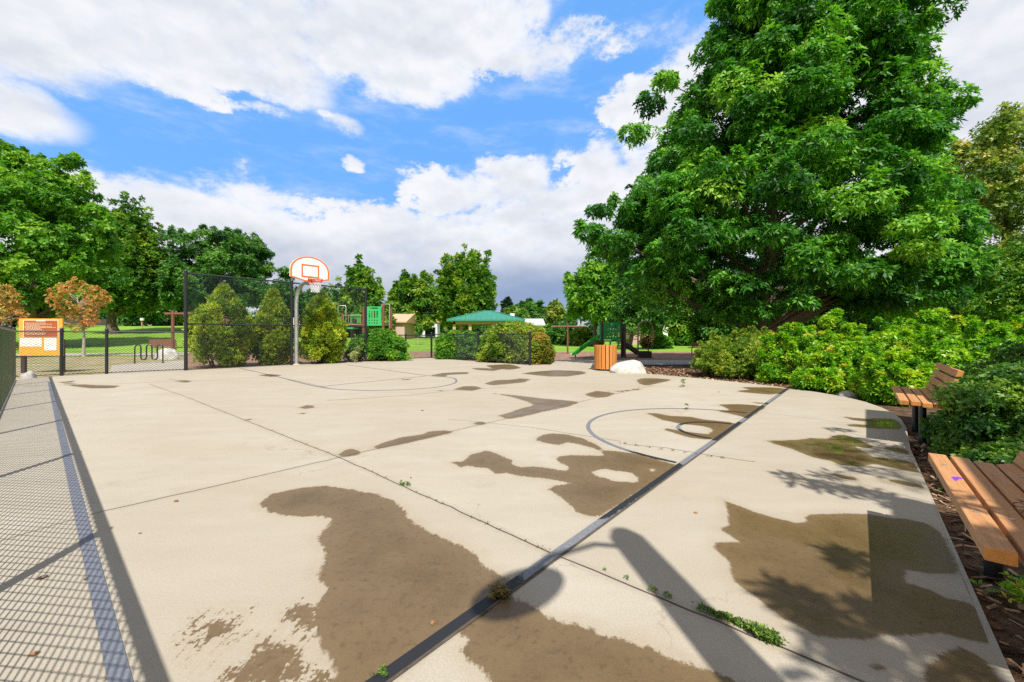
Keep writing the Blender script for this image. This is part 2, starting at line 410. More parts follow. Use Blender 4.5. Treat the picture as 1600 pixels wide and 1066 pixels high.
M['bark'] = material('grey brown bark', (.12, .09, .07), .9, 0, .45, 9, bump=.8, stretch=(3, 3, .7))
M['bark_pale'] = material('pale bark', (.38, .33, .27), .9, 0, .3, 9, bump=.5, stretch=(3, 3, .7))
M['twig'] = material('dry twig', (.34, .27, .20), .9, 0, .3, 9)
M['green_roof'] = material('green standing seam metal', (.035, .22, .15), .45, .1, .08, 2)
M['beam'] = material('tan timber', (.50, .32, .18), .7, 0, .1, 4)
M['wall_white'] = material('white siding', (.80, .79, .77), .7, 0, .05, 2, stretch=(1, 1, 12))
M['wall_tan'] = material('tan stucco', (.55, .42, .32), .8, 0, .08, 3)
M['wall_pink'] = material('pale pink brick', (.52, .36, .29), .8, 0, .12, 6, stretch=(1, 1, 3))
M['roof_grey'] = material('grey shingles', (.42, .42, .42), .85, 0, .15, 4)
M['roof_tan'] = material('tan shingles', (.55, .34, .22), .85, 0, .15, 4)
M['roof_terra'] = material('terracotta shingles', (.38, .17, .12), .85, 0, .15, 4)
M['glass'] = material('window glass', (.05, .07, .09), .12, 0, .1, 2, spec=.8)
M['fence_wood'] = material('weathered timber boards', (.40, .33, .28), .85, 0, .22, 5, stretch=(6, 6, 1))
M['fence_dark'] = material('dark stained boards', (.06, .045, .04), .85, 0, .25, 5, stretch=(6, 6, 1))
M['pole_wood'] = material('utility pole timber', (.38, .20, .12), .85, 0, .2, 5, stretch=(4, 4, 1))
M['wire'] = material('cable', (.03, .03, .035), .6)
M['yellow'] = material('yellow orange plastic', (.75, .33, .02), .5)
M['carpaint'] = material('dark green bin', (.02, .09, .08), .5)
M['purple'] = material('purple paint scribble', (.20, .04, .55), .5)
M['blackmark'] = material('black marker scribble', (.03, .02, .03), .6)

GR = [(0.0, (.010, .058, .008)), (.42, (.045, .20, .016)), (.72, (.15, .40, .03)), (1.0, (.34, .56, .07))]
M['leaf_main'] = leaf_material('oak leaves', GR, .36, .5, .3)
M['leaf_left'] = leaf_material('maple leaves', [(0, (.028, .11, .008)), (.5, (.105, .31, .018)), (1, (.34, .53, .05))], .42)
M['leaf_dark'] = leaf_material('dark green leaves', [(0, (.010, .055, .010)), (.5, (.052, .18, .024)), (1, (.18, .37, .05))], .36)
M['leaf_mid'] = leaf_material('mid green leaves', [(0, (.020, .080, .008)), (.5, (.10, .26, .022)), (1, (.36, .48, .05))], .42)
M['leaf_olive'] = leaf_material('olive yellow leaves', [(0, (.04, .10, .012)), (.5, (.16, .27, .03)), (.85, (.42, .44, .08)), (1, (.52, .40, .10))], .35)
M['leaf_orange'] = leaf_material('scorched orange leaves', [(0, (.16, .24, .03)), (.3, (.46, .36, .07)), (.6, (.60, .31, .10)), (1, (.64, .25, .13))], .3)
M['leaf_bright'] = leaf_material('bright yellow green leaves', [(0, (.03, .13, .008)), (.4, (.13, .38, .015)), (.7, (.34, .58, .025)), (.93, (.62, .66, .05)), (1, (.70, .50, .10))], .4, .4)
M['leaf_shrub'] = leaf_material('hedge leaves', [(0, (.018, .09, .006)), (.5, (.080, .27, .014)), (1, (.30, .50, .035))], .35)
M['leaf_olivebush'] = leaf_material('spirea leaves', [(0, (.05, .13, .010)), (.5, (.18, .32, .025)), (1, (.50, .52, .07))], .35)
M['leaf_autumn'] = leaf_material('burning bush leaves', [(0, (.04, .11, .008)), (.5, (.20, .26, .02)), (1, (.66, .36, .09))], .35)
M['leaf_juniper'] = leaf_material('juniper sprays', [(0, (.04, .10, .008)), (.45, (.20, .33, .018)), (1, (.62, .66, .05))], .25, .6)
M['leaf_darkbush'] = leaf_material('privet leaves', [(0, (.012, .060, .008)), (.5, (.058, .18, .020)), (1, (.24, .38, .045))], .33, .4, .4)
M['leaf_conifer'] = leaf_material('spruce needles', [(0, (.006, .02, .01)), (1, (.03, .08, .04))], .15, .6)
M['leaf_weed'] = leaf_material('weed leaves', [(0, (.03, .07, .01)), (.5, (.09, .18, .02)), (1, (.24, .32, .06))], .3)
M['leaf_brownweed'] = leaf_material('withered weed leaves', [(0, (.05, .05, .01)), (.5, (.18, .15, .04)), (1, (.35, .22, .10))], .3)
M['leaf_pale'] = leaf_material('pale cream leaves', [(0, (.12, .16, .04)), (1, (.55, .55, .25))], .3)

# grass, mulch, dirt, path
def ground_mat(name, stops, scales, rough=.95, bump=.3, mixlow=.5):
    m = bpy.data.materials.new(name); m.use_nodes = True; N = NT(m.node_tree); bs = N.n['Principled BSDF']
    tcn = N.node('ShaderNodeTexCoord').outputs['Object']
    n1 = N.noise(tcn, scales[0], 5, .6); n2 = N.noise(tcn, scales[1], 4, .6); n3 = N.noise(tcn, scales[2], 3, .6)
    f = N.math('ADD', N.math('MULTIPLY', n1, .45), N.math('ADD', N.math('MULTIPLY', n2, .3), N.math('MULTIPLY', n3, .25)))
    N.l.new(N.ramp(f, stops), bs.inputs['Base Color']); bs.inputs['Roughness'].default_value = rough
    bs.inputs['Specular IOR Level'].default_value = .15
    bp = N.node('ShaderNodeBump'); bp.inputs['Strength'].default_value = bump; bp.inputs['Distance'].default_value = .03
    N.l.new(n2, bp.inputs['Height']); N.l.new(bp.outputs[0], bs.inputs['Normal'])
    return m
M['grass'] = ground_mat('mown grass', [(.34, (.07, .16, .015)), (.5, (.165, .31, .028)), (.66, (.33, .43, .08))], (.22, 2.6, 33))
M['drygrass'] = ground_mat('patchy dry grass', [(.38, (.09, .16, .02)), (.46, (.22, .22, .08)), (.53, (.33, .26, .17)), (.68, (.42, .34, .24))], (1.1, 7, 50))
M['mulch'] = ground_mat('wood mulch', [(.34, (.07, .045, .03)), (.5, (.24, .145, .10)), (.66, (.44, .29, .21))], (3, 22, 90), bump=.8)
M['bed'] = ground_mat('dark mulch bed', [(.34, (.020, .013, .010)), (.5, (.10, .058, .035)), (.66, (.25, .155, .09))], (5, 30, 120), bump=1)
M['path'] = ground_mat('pale path concrete', [(.3, (.31, .27, .22)), (.5, (.38, .34, .28)), (.7, (.42, .38, .32))], (.6, 8, 70), .85, .1)
M['chips'] = leaf_material('bark chips', [(0, (.05, .028, .018)), (.5, (.24, .13, .075)), (1, (.55, .38, .24))], .0, .9, .1)

# ------------------------------------------------------------------ court slab with its wet patches
def z_(ox, oy, s, pts): return [(ox + x / s, oy + y / s) for x, y in pts]
WET = []      # (px polygon, fray, gloss)
def wet(pts, fray=.02, gloss=0.): WET.append(([G(*p) for p in pts], fray, gloss, 1))
DRY = []
wet(z_(350, 740, 2.6667, [(140,125),(200,85),(300,62),(420,50),(520,65),(640,85),(710,115),(750,150),(765,185),(830,225),(900,265),(990,295),(1060,340),(1090,390),(1150,420),(1200,437),(1180,478),(1110,545),(640,865),(580,905),(540,900),(430,900),(470,835),(420,740),(350,620),(395,540),(420,480),(395,420),(425,330),(380,265),(430,225),(440,190),(400,178),(330,182),(250,175),(190,160)]), .034)
wet([(350,1080),(356,1050),(385,1035),(408,1008),(420,1000),(440,1012),(463,1028),(500,1050),(525,1080)], .16)
wet([(306,972),(330,968),(364,975),(360,1000),(335,1014),(310,1000)], .20)
wet([(452,955),(470,945),(492,949),(505,975),(490,995),(462,985)], .15)
wet([(796,928),(819,941),(849,957),(875,970),(912,979),(930,982),(949,995),(986,1002),(1024,1017),(1057,1032),(1087,1041),(1132,1054),(1165,1068),(1220,1095),(900,1130),(775,1100),(762,1066),(742,1040),(722,1017),(730,999),(712,978),(735,968),(768,948)], .035)
wet([(1129,781),(1147,787),(1185,802),(1219,811),(1245,817),(1260,815),(1257,808),(1264,804),(1312,802),(1354,803),(1387,808),(1418,811),(1450,818),(1472,833),(1486,860),(1500,893),(1493,899),(1475,897),(1452,897),(1430,893),(1416,891),(1415,898),(1416,912),(1432,914),(1455,922),(1479,934),(1505,938),(1526,948),(1540,968),(1555,1010),(1516,1001),(1469,990),(1431,994),(1388,993),(1350,1001),(1309,999),(1275,995),(1249,980),(1219,965),(1192,942),(1170,927),(1147,909),(1140,890),(1140,879),(1114,856),(1116,847),(1155,847),(1140,837),(1121,826),(1138,821),(1136,796)], .014, .45)
wet([(1444,1080),(1446,1050),(1455,1032),(1477,1016),(1500,1010),(1530,1026),(1556,1045),(1572,1080)], .02, .35)
wet([(1352,1040),(1372,1036),(1388,1046),(1372,1049)], .008, .3)
Z2 = lambda p: z_(900, 560, 2.909, p)
wet(Z2([(860,372),(940,373),(1010,370),(1060,362),(1140,365),(1170,350),(1220,345),(1280,365),(1360,400),(1340,412),(1270,400),(1310,425),(1360,450),(1480,460),(1550,480),(1575,522),(1480,510),(1400,490),(1360,480),(1300,492),(1210,488),(1150,465),(1070,450),(1000,420),(960,405),(900,390)]), .025, 1.)
wet(Z2([(1140,526),(1200,528),(1285,543),(1280,556),(1210,547)]), .015, .5)
wet(Z2([(1390,550),(1450,550),(1600,580),(1600,594),(1500,580)]), .015, .7)
wet(Z2([(1203,263),(1260,270),(1325,275),(1440,270),(1478,296),(1482,323),(1380,320),(1290,314),(1180,301),(1260,299),(1325,302),(1318,286),(1250,280)]), .02, 1.)
wet(Z2([(1385,405),(1450,402),(1530,425),(1537,442),(1460,427)]), .02, .8)
wet(Z2([(710,150),(790,142),(740,131),(900,132),(972,140),(930,160),(880,165),(800,158)]), .05, .2)
wet(Z2([(645,210),(740,208),(830,214),(864,222),(800,262),(775,271),(720,256),(640,240),(700,238),(680,225)]), .03, .1)
wet(Z2([(790,198),(850,201),(866,208),(830,207)]), .03, .1)
wet(Z2([(315,250),(360,249),(430,262),(520,265),(580,278),(700,290),(742,292),(640,371),(590,369),(520,362),(470,347),(400,325),(405,317),(480,330),(600,345),(622,325),(600,312),(540,304),(480,300),(440,290),(390,280),(350,262)]), .025, .1)
wet([(700,722),(722,721),(737,710),(760,704),(775,708),(794,717),(807,722),(794,724),(816,730),(835,729),(857,731),(884,736),(891,731),(872,721),(866,714),(895,711),(925,712),(944,712),(936,703),(899,693),(884,691),(876,696),(850,692),(835,687),(846,680),(861,677),(887,679),(914,686),(932,695),(945,704),(965,705),(1003,711),(1051,725),(1060,727),(951,800),(938,807),(920,807),(902,801),(887,786),(869,773),(855,765),(866,759),(891,755),(865,750),(842,747),(812,744),(790,739),(775,741),(760,732),(730,728),(718,731),(711,725)], .03)
DRY += [[G(*p) for p in [(922,737),(944,733),(985,739),(997,747),(992,754),(962,752),(936,745)]], [G(*p) for p in [(1011,734),(1018,731),(1026,734),(1018,737)]]]
Z1 = lambda p: z_(400, 560, 2.6667, p)
wet(Z1([(485,370),(520,355),(600,330),(690,317),(720,305),(780,300),(832,303),(800,315),(700,338),(600,361),(510,378)]), .02)
wet(Z1([(338,403),(370,382),(400,376),(440,390),(430,402),(370,412)]), .015)
wet(Z1([(900,268),(940,263),(965,270),(950,278),(905,276)]), .015)
wet(Z1([(965,143),(1040,150),(1130,160),(1200,168),(1290,175),(1352,183),(1300,202),(1200,222),(1120,242),(1050,254),(1008,240),(1060,225),(1100,210),(1160,196),(1130,180),(1060,160)]), .04, .5)
wet(Z1([(820,130),(870,115),(920,117),(945,125),(900,136)]), .03, .4)
wet(Z1([(950,105),(1000,90),(1070,90),(1080,82),(1145,87),(1120,100),(1030,109),(980,113)]), .05, .5)
wet(Z1([(1095,63),(1180,54),(1250,49),(1380,54),(1370,65),(1300,76),(1220,76)]), .07, .5)
wet(Z1([(895,40),(960,41),(1020,45),(1000,53),(920,49)]), .05, .2); wet(Z1([(950,30),(1060,24),(1110,40),(1060,48),(990,43)]), .06, .2)
wet(Z1([(715,74),(780,60),(885,57),(885,66),(800,68),(790,77)]), .06, .1); wet(Z1([(1365,150),(1420,135),(1500,145),(1460,163),(1400,163)]), .04)
wet(Z1([(1460,135),(1530,135),(1600,121),(1600,131),(1520,142)]), .05); wet([(994,594),(1003,591),(1023,591),(1053,593.5),(1010,603),(999,600)], .04)
wet(Z1([(570,91),(655,84),(640,92)]), .03); wet(Z1([(0,69),(60,65),(122,72),(60,78)]), .05); wet(Z1([(175,206),(210,195),(245,203),(230,210)]), .04)
wet(Z1([(170,230),(200,224),(215,229),(190,234)]), .03); wet(Z1([(735,134),(785,131),(780,137)]), .03)
Z8 = lambda p: z_(0, 560, 2.106, p)
wet(Z8([(190,79),(260,72),(230,81),(300,88),(398,90),(370,99),(300,99),(240,92)]), .05); wet(Z8([(545,68),(600,71),(648,76),(600,81)]), .05); wet(Z8([(980,160),(1030,154),(1037,162),(1000,167)]), .04)
wet(Z8([(795,201),(820,198),(836,201),(815,205)]), .02)

JOINT_LINES = [[(232, 600), (290, 620), (530, 715), (870, 868), (1352, 1066), (1450, 1110)], [(165, 798), (300, 768), (530, 715), (710, 673), (905, 628), (1020, 603)], [(597, 1060), (1230, 607.5)]]
def sdf(pts, poly):
    p = np.array(poly); q = np.roll(p, -1, 0); d = np.full(len(pts), 1e9); ins = np.zeros(len(pts), bool)
    for a, b in zip(p, q):
        e = b - a; w = pts - a; t = np.clip((w @ e) / (e @ e + 1e-12), 0, 1); dd = w - t[:, None] * e
        d = np.minimum(d, np.einsum('ij,ij->i', dd, dd))
        c = (a[1] > pts[:, 1]) != (b[1] > pts[:, 1])
        xx = (b[0] - a[0]) * (pts[:, 1] - a[1]) / ((b[1] - a[1]) if abs(b[1] - a[1]) > 1e-12 else 1e-12) + a[0]
        ins ^= c & (pts[:, 0] < xx)
    return np.where(ins, 1, -1) * np.sqrt(d)

def wet_attrs(me, bias=0.):
    n = len(me.vertices); co = np.empty(n * 3, np.float32); me.vertices.foreach_get('co', co); pts = co.reshape(-1, 3)[:, :2].astype(float)
    best = np.full(n, -9.); fr = np.full(n, .03); gl = np.zeros(n); rel = np.full(n, -1e9)
    for poly, fray, gloss, _ in WET:
        bb = np.array(poly); lo, hi = bb.min(0) - 1, bb.max(0) + 1
        idx = np.where((pts[:, 0] > lo[0]) & (pts[:, 0] < hi[0]) & (pts[:, 1] > lo[1]) & (pts[:, 1] < hi[1]))[0]
        if not len(idx): continue
        s = sdf(pts[idx], poly); up = s > best[idx]; j = idx[up]
        best[j] = s[up]; fr[j] = fray; gl[j] = gloss
    for poly in DRY:
        best = np.minimum(best, -sdf(pts, poly))
    jd = np.full(n, 9.); pan = np.zeros(n)
    for JL in JOINT_LINES:
        g = [np.array(G(*p)) for p in JL]
        for a, b in zip(g, g[1:]):
            e = b - a; w_ = pts - a; t = np.clip((w_ @ e) / (e @ e), 0, 1); jd = np.minimum(jd, np.linalg.norm(w_ - t[:, None] * e, axis=1))
        a, b = g[0], g[-1]; e = b - a; side = (e[0] * (pts[:, 1] - a[1]) - e[1] * (pts[:, 0] - a[0])) > 0; pan = (pan + side * (1 if len(g) % 2 else 1)) % 2
    for nm, v in (('joint', np.clip(jd, 0, 1)), ('panel', pan), ('wet', np.clip(best + bias, -1, 1)), ('fray', fr), ('gloss', gl)):
        at = me.attributes.new(nm, 'FLOAT', 'POINT'); at.data.foreach_set('value', v.astype(np.float32))

def wet_mask(N, tcn):
    w = N.node('ShaderNodeAttribute', attribute_name='wet').outputs['Fac']; fr = N.node('ShaderNodeAttribute', attribute_name='fray').outputs['Fac']
    n1 = N.math('SUBTRACT', N.noise(tcn, 9, 6, .7), .5)
    st = N.scale_vec(tcn, (30, 5, 1), (0, 0, math.radians(-38)))
    n2 = N.math('SUBTRACT', N.noise(st, 1.4, 4, .65), .5)
    n3 = N.math('SUBTRACT', N.noise(tcn, 55, 3, .6), .5)
    nn = N.math('ADD', N.math('MULTIPLY', n1, 2.2), N.math('ADD', N.math('MULTIPLY', n2, 1.6), N.math('MULTIPLY', n3, 1.0)))
    v = N.math('ADD', w, N.math('MULTIPLY', nn, fr))
    g2 = N.math('SUBTRACT', N.noise(tcn, 210, 2, .6), .5)
    v2 = N.math('ADD', v, N.math('MULTIPLY', g2, .022))
    return N.sstep(v2, -.007, .013), v

m = bpy.data.materials.new('broom finished concrete'); m.use_nodes = True; N = NT(m.node_tree); bs = N.n['Principled BSDF']
tcn = N.node('ShaderNodeTexCoord').outputs['Object']
mask, wv = wet_mask(N, tcn)
low = N.noise(tcn, .45, 5, .55); mid = N.noise(N.scale_vec(tcn, (1, 3.5, 1), (0, 0, math.radians(-40))), 1.3, 6, .6); fine = N.noise(tcn, 120, 3, .7); spk = N.noise(tcn, 330, 2, .5)
dry = N.ramp(low, [(.3, (.335, .292, .228)), (.52, (.388, .344, .275)), (.72, (.42, .381, .315))])
dry = N.mix(.45, dry, N.ramp(mid, [(.3, (.31, .27, .206)), (.7, (.44, .394, .320))]))
dry = N.mix(.36, dry, N.ramp(fine, [(.3, (.255, .222, .17)), (.7, (.505, .455, .372))]))
dry = N.mix(N.math('MULTIPLY', N.sstep(spk, .62, .72), .35), dry, (.20, .17, .13))
stain = N.sstep(N.noise(tcn, 2.3, 7, .72), .54, .72)
dry = N.mix(N.math('MULTIPLY', N.sstep(N.noise(N.scale_vec(tcn, (1, 2.6, 1), (0, 0, math.radians(-40))), .33, 6, .65), .48, .66), .30), dry, (.33, .265, .18))
dry = N.mix(N.math('MULTIPLY', N.sstep(N.noise(tcn, .8, 6, .6), .5, .68), .16), dry, (.50, .47, .42))
dry = N.mix(N.math('MULTIPLY', stain, .22), dry, (.22, .185, .135))
edge = N.math('MULTIPLY', N.sstep(wv, -.09, 0.0), .20)      # damp ochre fringe left as the puddles dry
dry = N.mix(edge, dry, (.26, .19, .10))
wetc = N.ramp(fine, [(.3, (.060, .036, .013)), (.7, (.165, .105, .046))])
wetc = N.mix(.42, wetc, N.ramp(N.noise(tcn, 1.7, 5, .6), [(.3, (.080, .053, .024)), (.7, (.155, .102, .045))]))
wetc = N.mix(N.math('MULTIPLY', N.sstep(spk, .6, .72), .5), wetc, (.04, .028, .016))
gl = N.node('ShaderNodeAttribute', attribute_name='gloss').outputs['Fac']
deep = N.math('MULTIPLY', gl, N.sstep(wv, .0, .10)); pud = N.math('MULTIPLY', deep, N.sstep(N.noise(tcn, 1.9, 4, .55), .36, .56))
dep = N.math('MULTIPLY', N.sstep(wv, .0, .16), N.sstep(N.noise(tcn, 3.1, 6, .65), .3, .7))
wetc = N.mix(N.math('MULTIPLY', N.math('SUBTRACT', 1.0, dep), .50), wetc, (.185, .126, .062))
wetc = N.mix(N.math('MULTIPLY', N.sstep(N.noise(tcn, 30, 4, .7), .52, .68), .45), wetc, (.060, .038, .016))     # half dried towards the rim
jdn = N.node('ShaderNodeAttribute', attribute_name='joint').outputs['Fac']
gr_ = N.math('MULTIPLY', N.sstep(N.math('ADD', jdn, N.math('MULTIPLY', N.math('SUBTRACT', N.noise(tcn, 12, 5, .7), .5), .09)), .055, .0), .20)
dry = N.mix(gr_, dry, (.19, .15, .10))
vor = N.node('ShaderNodeTexVoronoi', feature='DISTANCE_TO_EDGE'); vor.inputs['Scale'].default_value = .42
N.l.new(N.vmath('ADD', tcn, N.vmath('MULTIPLY', N.vmath('SUBTRACT', N.noise(tcn, 3.0, 5, .6, out=1), (.5, .5, .5)), (.5, .5, .5))), vor.inputs['Vector'])
hair = N.math('MULTIPLY', N.sstep(vor.outputs['Distance'], .0035, .0005), N.sstep(N.noise(tcn, .7, 3, .5), .52, .62))
dry = N.mix(N.math('MULTIPLY', hair, .45), dry, (.16, .13, .10))
pan = N.node('ShaderNodeAttribute', attribute_name='panel').outputs['Fac']
dry = N.mix(N.math('MULTIPLY', pan, .20), dry, (.30, .25, .18))
N.l.new(N.mix(mask, dry, wetc), bs.inputs['Base Color'])
rw = N.math('SUBTRACT', .48, N.math('MULTIPLY', pud, .45))
nd = N.node('ShaderNodeMix'); N.l.new(mask, nd.inputs[0]); nd.inputs[2].default_value = .9; N.l.new(rw, nd.inputs[3]); N.l.new(nd.outputs[0], bs.inputs['Roughness'])
nd2 = N.node('ShaderNodeMix'); N.l.new(mask, nd2.inputs[0]); nd2.inputs[2].default_value = .12; nd2.inputs[3].default_value = .33; N.l.new(nd2.outputs[0], bs.inputs['Specular IOR Level'])
broom = N.noise(N.scale_vec(tcn, (14, 260, 1), (0, 0, math.radians(-50))), 1.0, 2, .5)
hgt = N.math('ADD', N.math('MULTIPLY', fine, .6), N.math('MULTIPLY', broom, .5))
bp = N.node('ShaderNodeBump'); bp.inputs['Distance'].default_value = .004
N.l.new(N.math('SUBTRACT', .20, N.math('MULTIPLY', N.math('MULTIPLY', pud, mask), .19)), bp.inputs['Strength'])
N.l.new(hgt, bp.inputs['Height']); N.l.new(bp.outputs[0], bs.inputs['Normal'])
M['court'] = m

def paint_mat(name, dryc, wetc):
    m = bpy.data.materials.new(name); m.use_nodes = True; N = NT(m.node_tree); bs = N.n['Principled BSDF']
    t = N.node('ShaderNodeTexCoord').outputs['Object']; mask, _ = wet_mask(N, t)
    w = N.noise(t, 60, 4, .7); l = N.noise(t, 3, 4, .6)
    c = N.mix(N.sstep(w, .45, .75), dryc, tuple(min(1, k * 1.35) for k in dryc))
    c = N.mix(N.math('MULTIPLY', N.sstep(l, .45, .7), .35), c, tuple(k * .7 for k in dryc))
    c = N.mix(N.math('MULTIPLY', N.sstep(N.noise(t, 95, 5, .75), .60, .66), .6), c, (.33, .30, .245))
    N.l.new(N.mix(mask, c, wetc), bs.inputs['Base Color']); bs.inputs['Roughness'].default_value = .7
    return m
M['line_blue'] = paint_mat('worn blue grey court paint', (.14, .148, .175), (.045, .05, .06))
M['line_grey'] = paint_mat('worn grey court paint', (.15, .155, .17), (.012, .012, .014))
M['line_thin'] = paint_mat('worn dark court paint', (.13, .13, .14), (.04, .035, .03))
M['crack'] = material('dirt filled joint', (.075, .06, .045), .95, 0, .4, 20)

FL = lambda y: -.5 - 1.17 * y           # x of the left fence on the ground
slab = [(FL(9.95) - .12, 9.98), G(96, 587.5), G(167, 584.5), G(290, 578.6), G(452, 570), G(571, 564.8), G(640, 560.8), G(675, 559.2), G(744, 564.8), G(829, 570.6), G(860, 570.5), G(868, 563.5), G(900, 565), G(926, 567.5), G(922, 577), G(960, 581), G(1011, 584)]
slab += [G(1085, 590.5), G(1150, 597), G(1190, 601.4), G(1230, 606.3), G(1275, 612.5), G(1320, 620), G(1352, 628), G(1378, 637), G(1396, 646), G(1408, 655), G(1416, 668)]
e0 = np.array(G(1440, 740)); slab += [tuple(e0 + A * .9), tuple(e0)]
e1_ = e0 - A * 4.95; slab += [tuple(e1_)]
slab += [(FL(-.66) - .12, -.66)] if True else []
pts = []
xy = np.array(slab)
inner = []
rng = np.random.default_rng(3)
for i, py in enumerate(np.concatenate([np.arange(560, 640, 2.2), np.arange(640, 800, 3.2), np.arange(800, 1110, 4.2), np.arange(1120, 1900, 40)])):
    step = 5.5 if py < 1115 else 60
    for px in np.arange(-40, 1640, step):
        inner.append(G(px + (step / 2 if i % 2 else 0) + rng.uniform(-.3, .3), py + rng.uniform(-.2, .2)))
inner = np.array(inner); sd_ = sdf(inner, slab); inner = inner[sd_ > .02]
verts2 = [Vector(p) for p in slab] + [Vector(p) for p in inner]
ns = len(slab)
r_ = geometry.delaunay_2d_cdt(verts2, [(i, (i + 1) % ns) for i in range(ns)], [], 1, 1e-6)
vo, eo, fo = r_[0], r_[1], r_[2]
m = MB(); m.v = [(v.x, v.y, 0.) for v in vo]; m.f = [tuple(f) for f in fo]; m.mi = [0] * len(fo)
me = bpy.data.meshes.new('court_slab'); me.from_pydata(m.v, [], m.f)
bm = bmesh.new(); bm.from_mesh(me)
for f in bm.faces:
    if f.normal.z < 0: f.normal_flip()
be = [e for e in bm.edges if e.is_boundary]
ex = bmesh.ops.extrude_edge_only(bm, edges=be)
for v in [g for g in ex['geom'] if isinstance(g, bmesh.types.BMVert)]: v.co.z = -.14
bm.to_mesh(me); bm.free(); me.materials.append(M['court']); wet_attrs(me)
o = bpy.data.objects.new('pavement', me); COL.objects.link(o); tag(o, kind='structure')

def strip(name, pts, w, mat, z=.004, closed=False, sub=.12, kind='structure', w_end=None):
    """a ribbon lying on the slab along ground points"""
    P_ = [Vector((p[0], p[1])) for p in pts]; Q = [P_[0]]
    for a, b in zip(P_, P_[1:]):
        k = max(1, int((b - a).length / sub))
        for i in range(k): Q.append(a.lerp(b, (i + 1) / k))
    v, f = [], []
    for i, p in enumerate(Q):
        d = (Q[min(i + 1, len(Q) - 1)] - Q[max(0, i - 1)]).normalized(); nrm = Vector((-d.y, d.x))
        ww = w if w_end is None else w + (w_end - w) * i / (len(Q) - 1)
        v += [(*(p - nrm * ww / 2), z), (*(p + nrm * ww / 2), z)]
    f = [(2 * i, 2 * i + 2, 2 * i + 3, 2 * i + 1) for i in range(len(Q) - 1)]
    me = bpy.data.meshes.new(name); me.from_pydata(v, [], f)
    bm = bmesh.new(); bm.from_mesh(me)
    for fc in bm.faces:
        if fc.normal.z < 0: fc.normal_flip()
    bm.to_mesh(me); bm.free(); me.materials.append(mat); wet_attrs(me, .055 if mat is M['line_grey'] else 0.)
    o = bpy.data.objects.new(name, me); COL.objects.link(o); tag(o, kind=kind); return o

def arc_through(c, r, a0, a1, n=40): return [(c[0] + r * math.cos(a0 + (a1 - a0) * i / n), c[1] + r * math.sin(a0 + (a1 - a0) * i / n)) for i in range(n + 1)]
def curve_px(pts, n=12):
    g = [np.array(G(*p)) for p in pts]; g = [2 * g[0] - g[1]] + g + [2 * g[-1] - g[-2]]; out = []
    for i in range(1, len(g) - 2):
        for t in np.linspace(0, 1, n, endpoint=False):
            p0, p1, p2, p3 = g[i - 1:i + 3]
            out.append(tuple(.5 * ((2 * p1) + (-p0 + p2) * t + (2 * p0 - 5 * p1 + 4 * p2 - p3) * t * t + (-p0 + 3 * p1 - 3 * p2 + p3) * t ** 3)))
    return out + [tuple(g[-2])]

la = np.array(G(184, 1062)); strip('court_marking', [tuple(la - B * 1.5), G(77, 597)], .052, M['line_blue'])
sa, sb = np.array(G(597, 1060)), np.array(G(1230, 607.5)); da = sb - sa; da /= np.linalg.norm(da)
strip('court_marking', [tuple(sa - da * .6), tuple(sb)], .048, M['line_grey'], .0055)
off = np.array([da[1], -da[0]])
strip('slab_joint', [tuple(sa - da * .6 + off * .030), tuple(sb + off * .030)], .014, M['crack'], .0045)
# half circle against the strip, and the small circle inside it
q0, q1 = np.array(G(1057, 723)), np.array(G(1168, 645.5)); cc = (q0 + q1) / 2; rad = np.linalg.norm(q1 - q0) / 2
an = math.atan2(*(q0 - cc)[::-1])
strip('court_marking', arc_through(cc, rad, an, an - math.pi, 50), .045, M['line_grey'], .0035)
q0, q1 = np.array(G(1113, 685)), np.array(G(1142, 663)); c2 = (q0 + q1) / 2; r2 = np.linalg.norm(q1 - q0) / 2 * 1.05
strip('court_marking', arc_through(c2, r2, an, an - math.pi, 24), .045, M['line_grey'], .0036)
# key lines and the free throw curve of the far basket
strip('court_marking', curve_px([(375, 575.5), (430, 588), (497, 604.5), (560, 610), (620, 609.5), (676, 606), (707, 600), (713, 594.5), (703, 590), (662, 586.5), (600, 578), (543, 570.5)]), .045, M['line_thin'], .0035)
strip('court_marking', [G(497, 604.5), G(665, 588)], .035, M['line_thin'], .0031)
# slab joints
def joint(pts, w, seed):
    rg = np.random.default_rng(seed); g = [np.array(G(*p)) for p in pts]; out = []
    for a, b in zip(g, g[1:]):
        k = max(2, int(np.linalg.norm(b - a) / .1))
        out += [tuple(a + (b - a) * i / k + rg.normal(0, .0035, 2)) for i in range(k)]
    out.append(tuple(g[-1])); strip('slab_joint', out, w, M['crack'], .0022)
joint([(232, 600), (290, 620), (530, 715), (870, 868), (1352, 1066), (1450, 1110)], .0075, 1)
joint([(165, 798), (300, 768), (530, 715), (710, 673), (905, 628), (1020, 603)], .0055, 2)
joint([(0, 845), (165, 798)], .004, 3)
joint([(20, 603.5), (150, 601), (350, 593.5), (420, 588)], .012, 4)
joint([(512, 626), (640, 618), (700, 611), (790, 605)], .010, 5)
joint([(380, 577), (430, 588), (520, 608)], .012, 6)
joint([(975, 694), (1040, 700), (1130, 715), (1180, 722)], .006, 7)
joint([(1290, 600.5), (1050, 590)], .006, 8) if False else None
joint([(700, 655), (830, 668), (970, 690)], .005, 9)
joint([(1110, 634), (1250, 652), (1380, 668)], .004, 10)

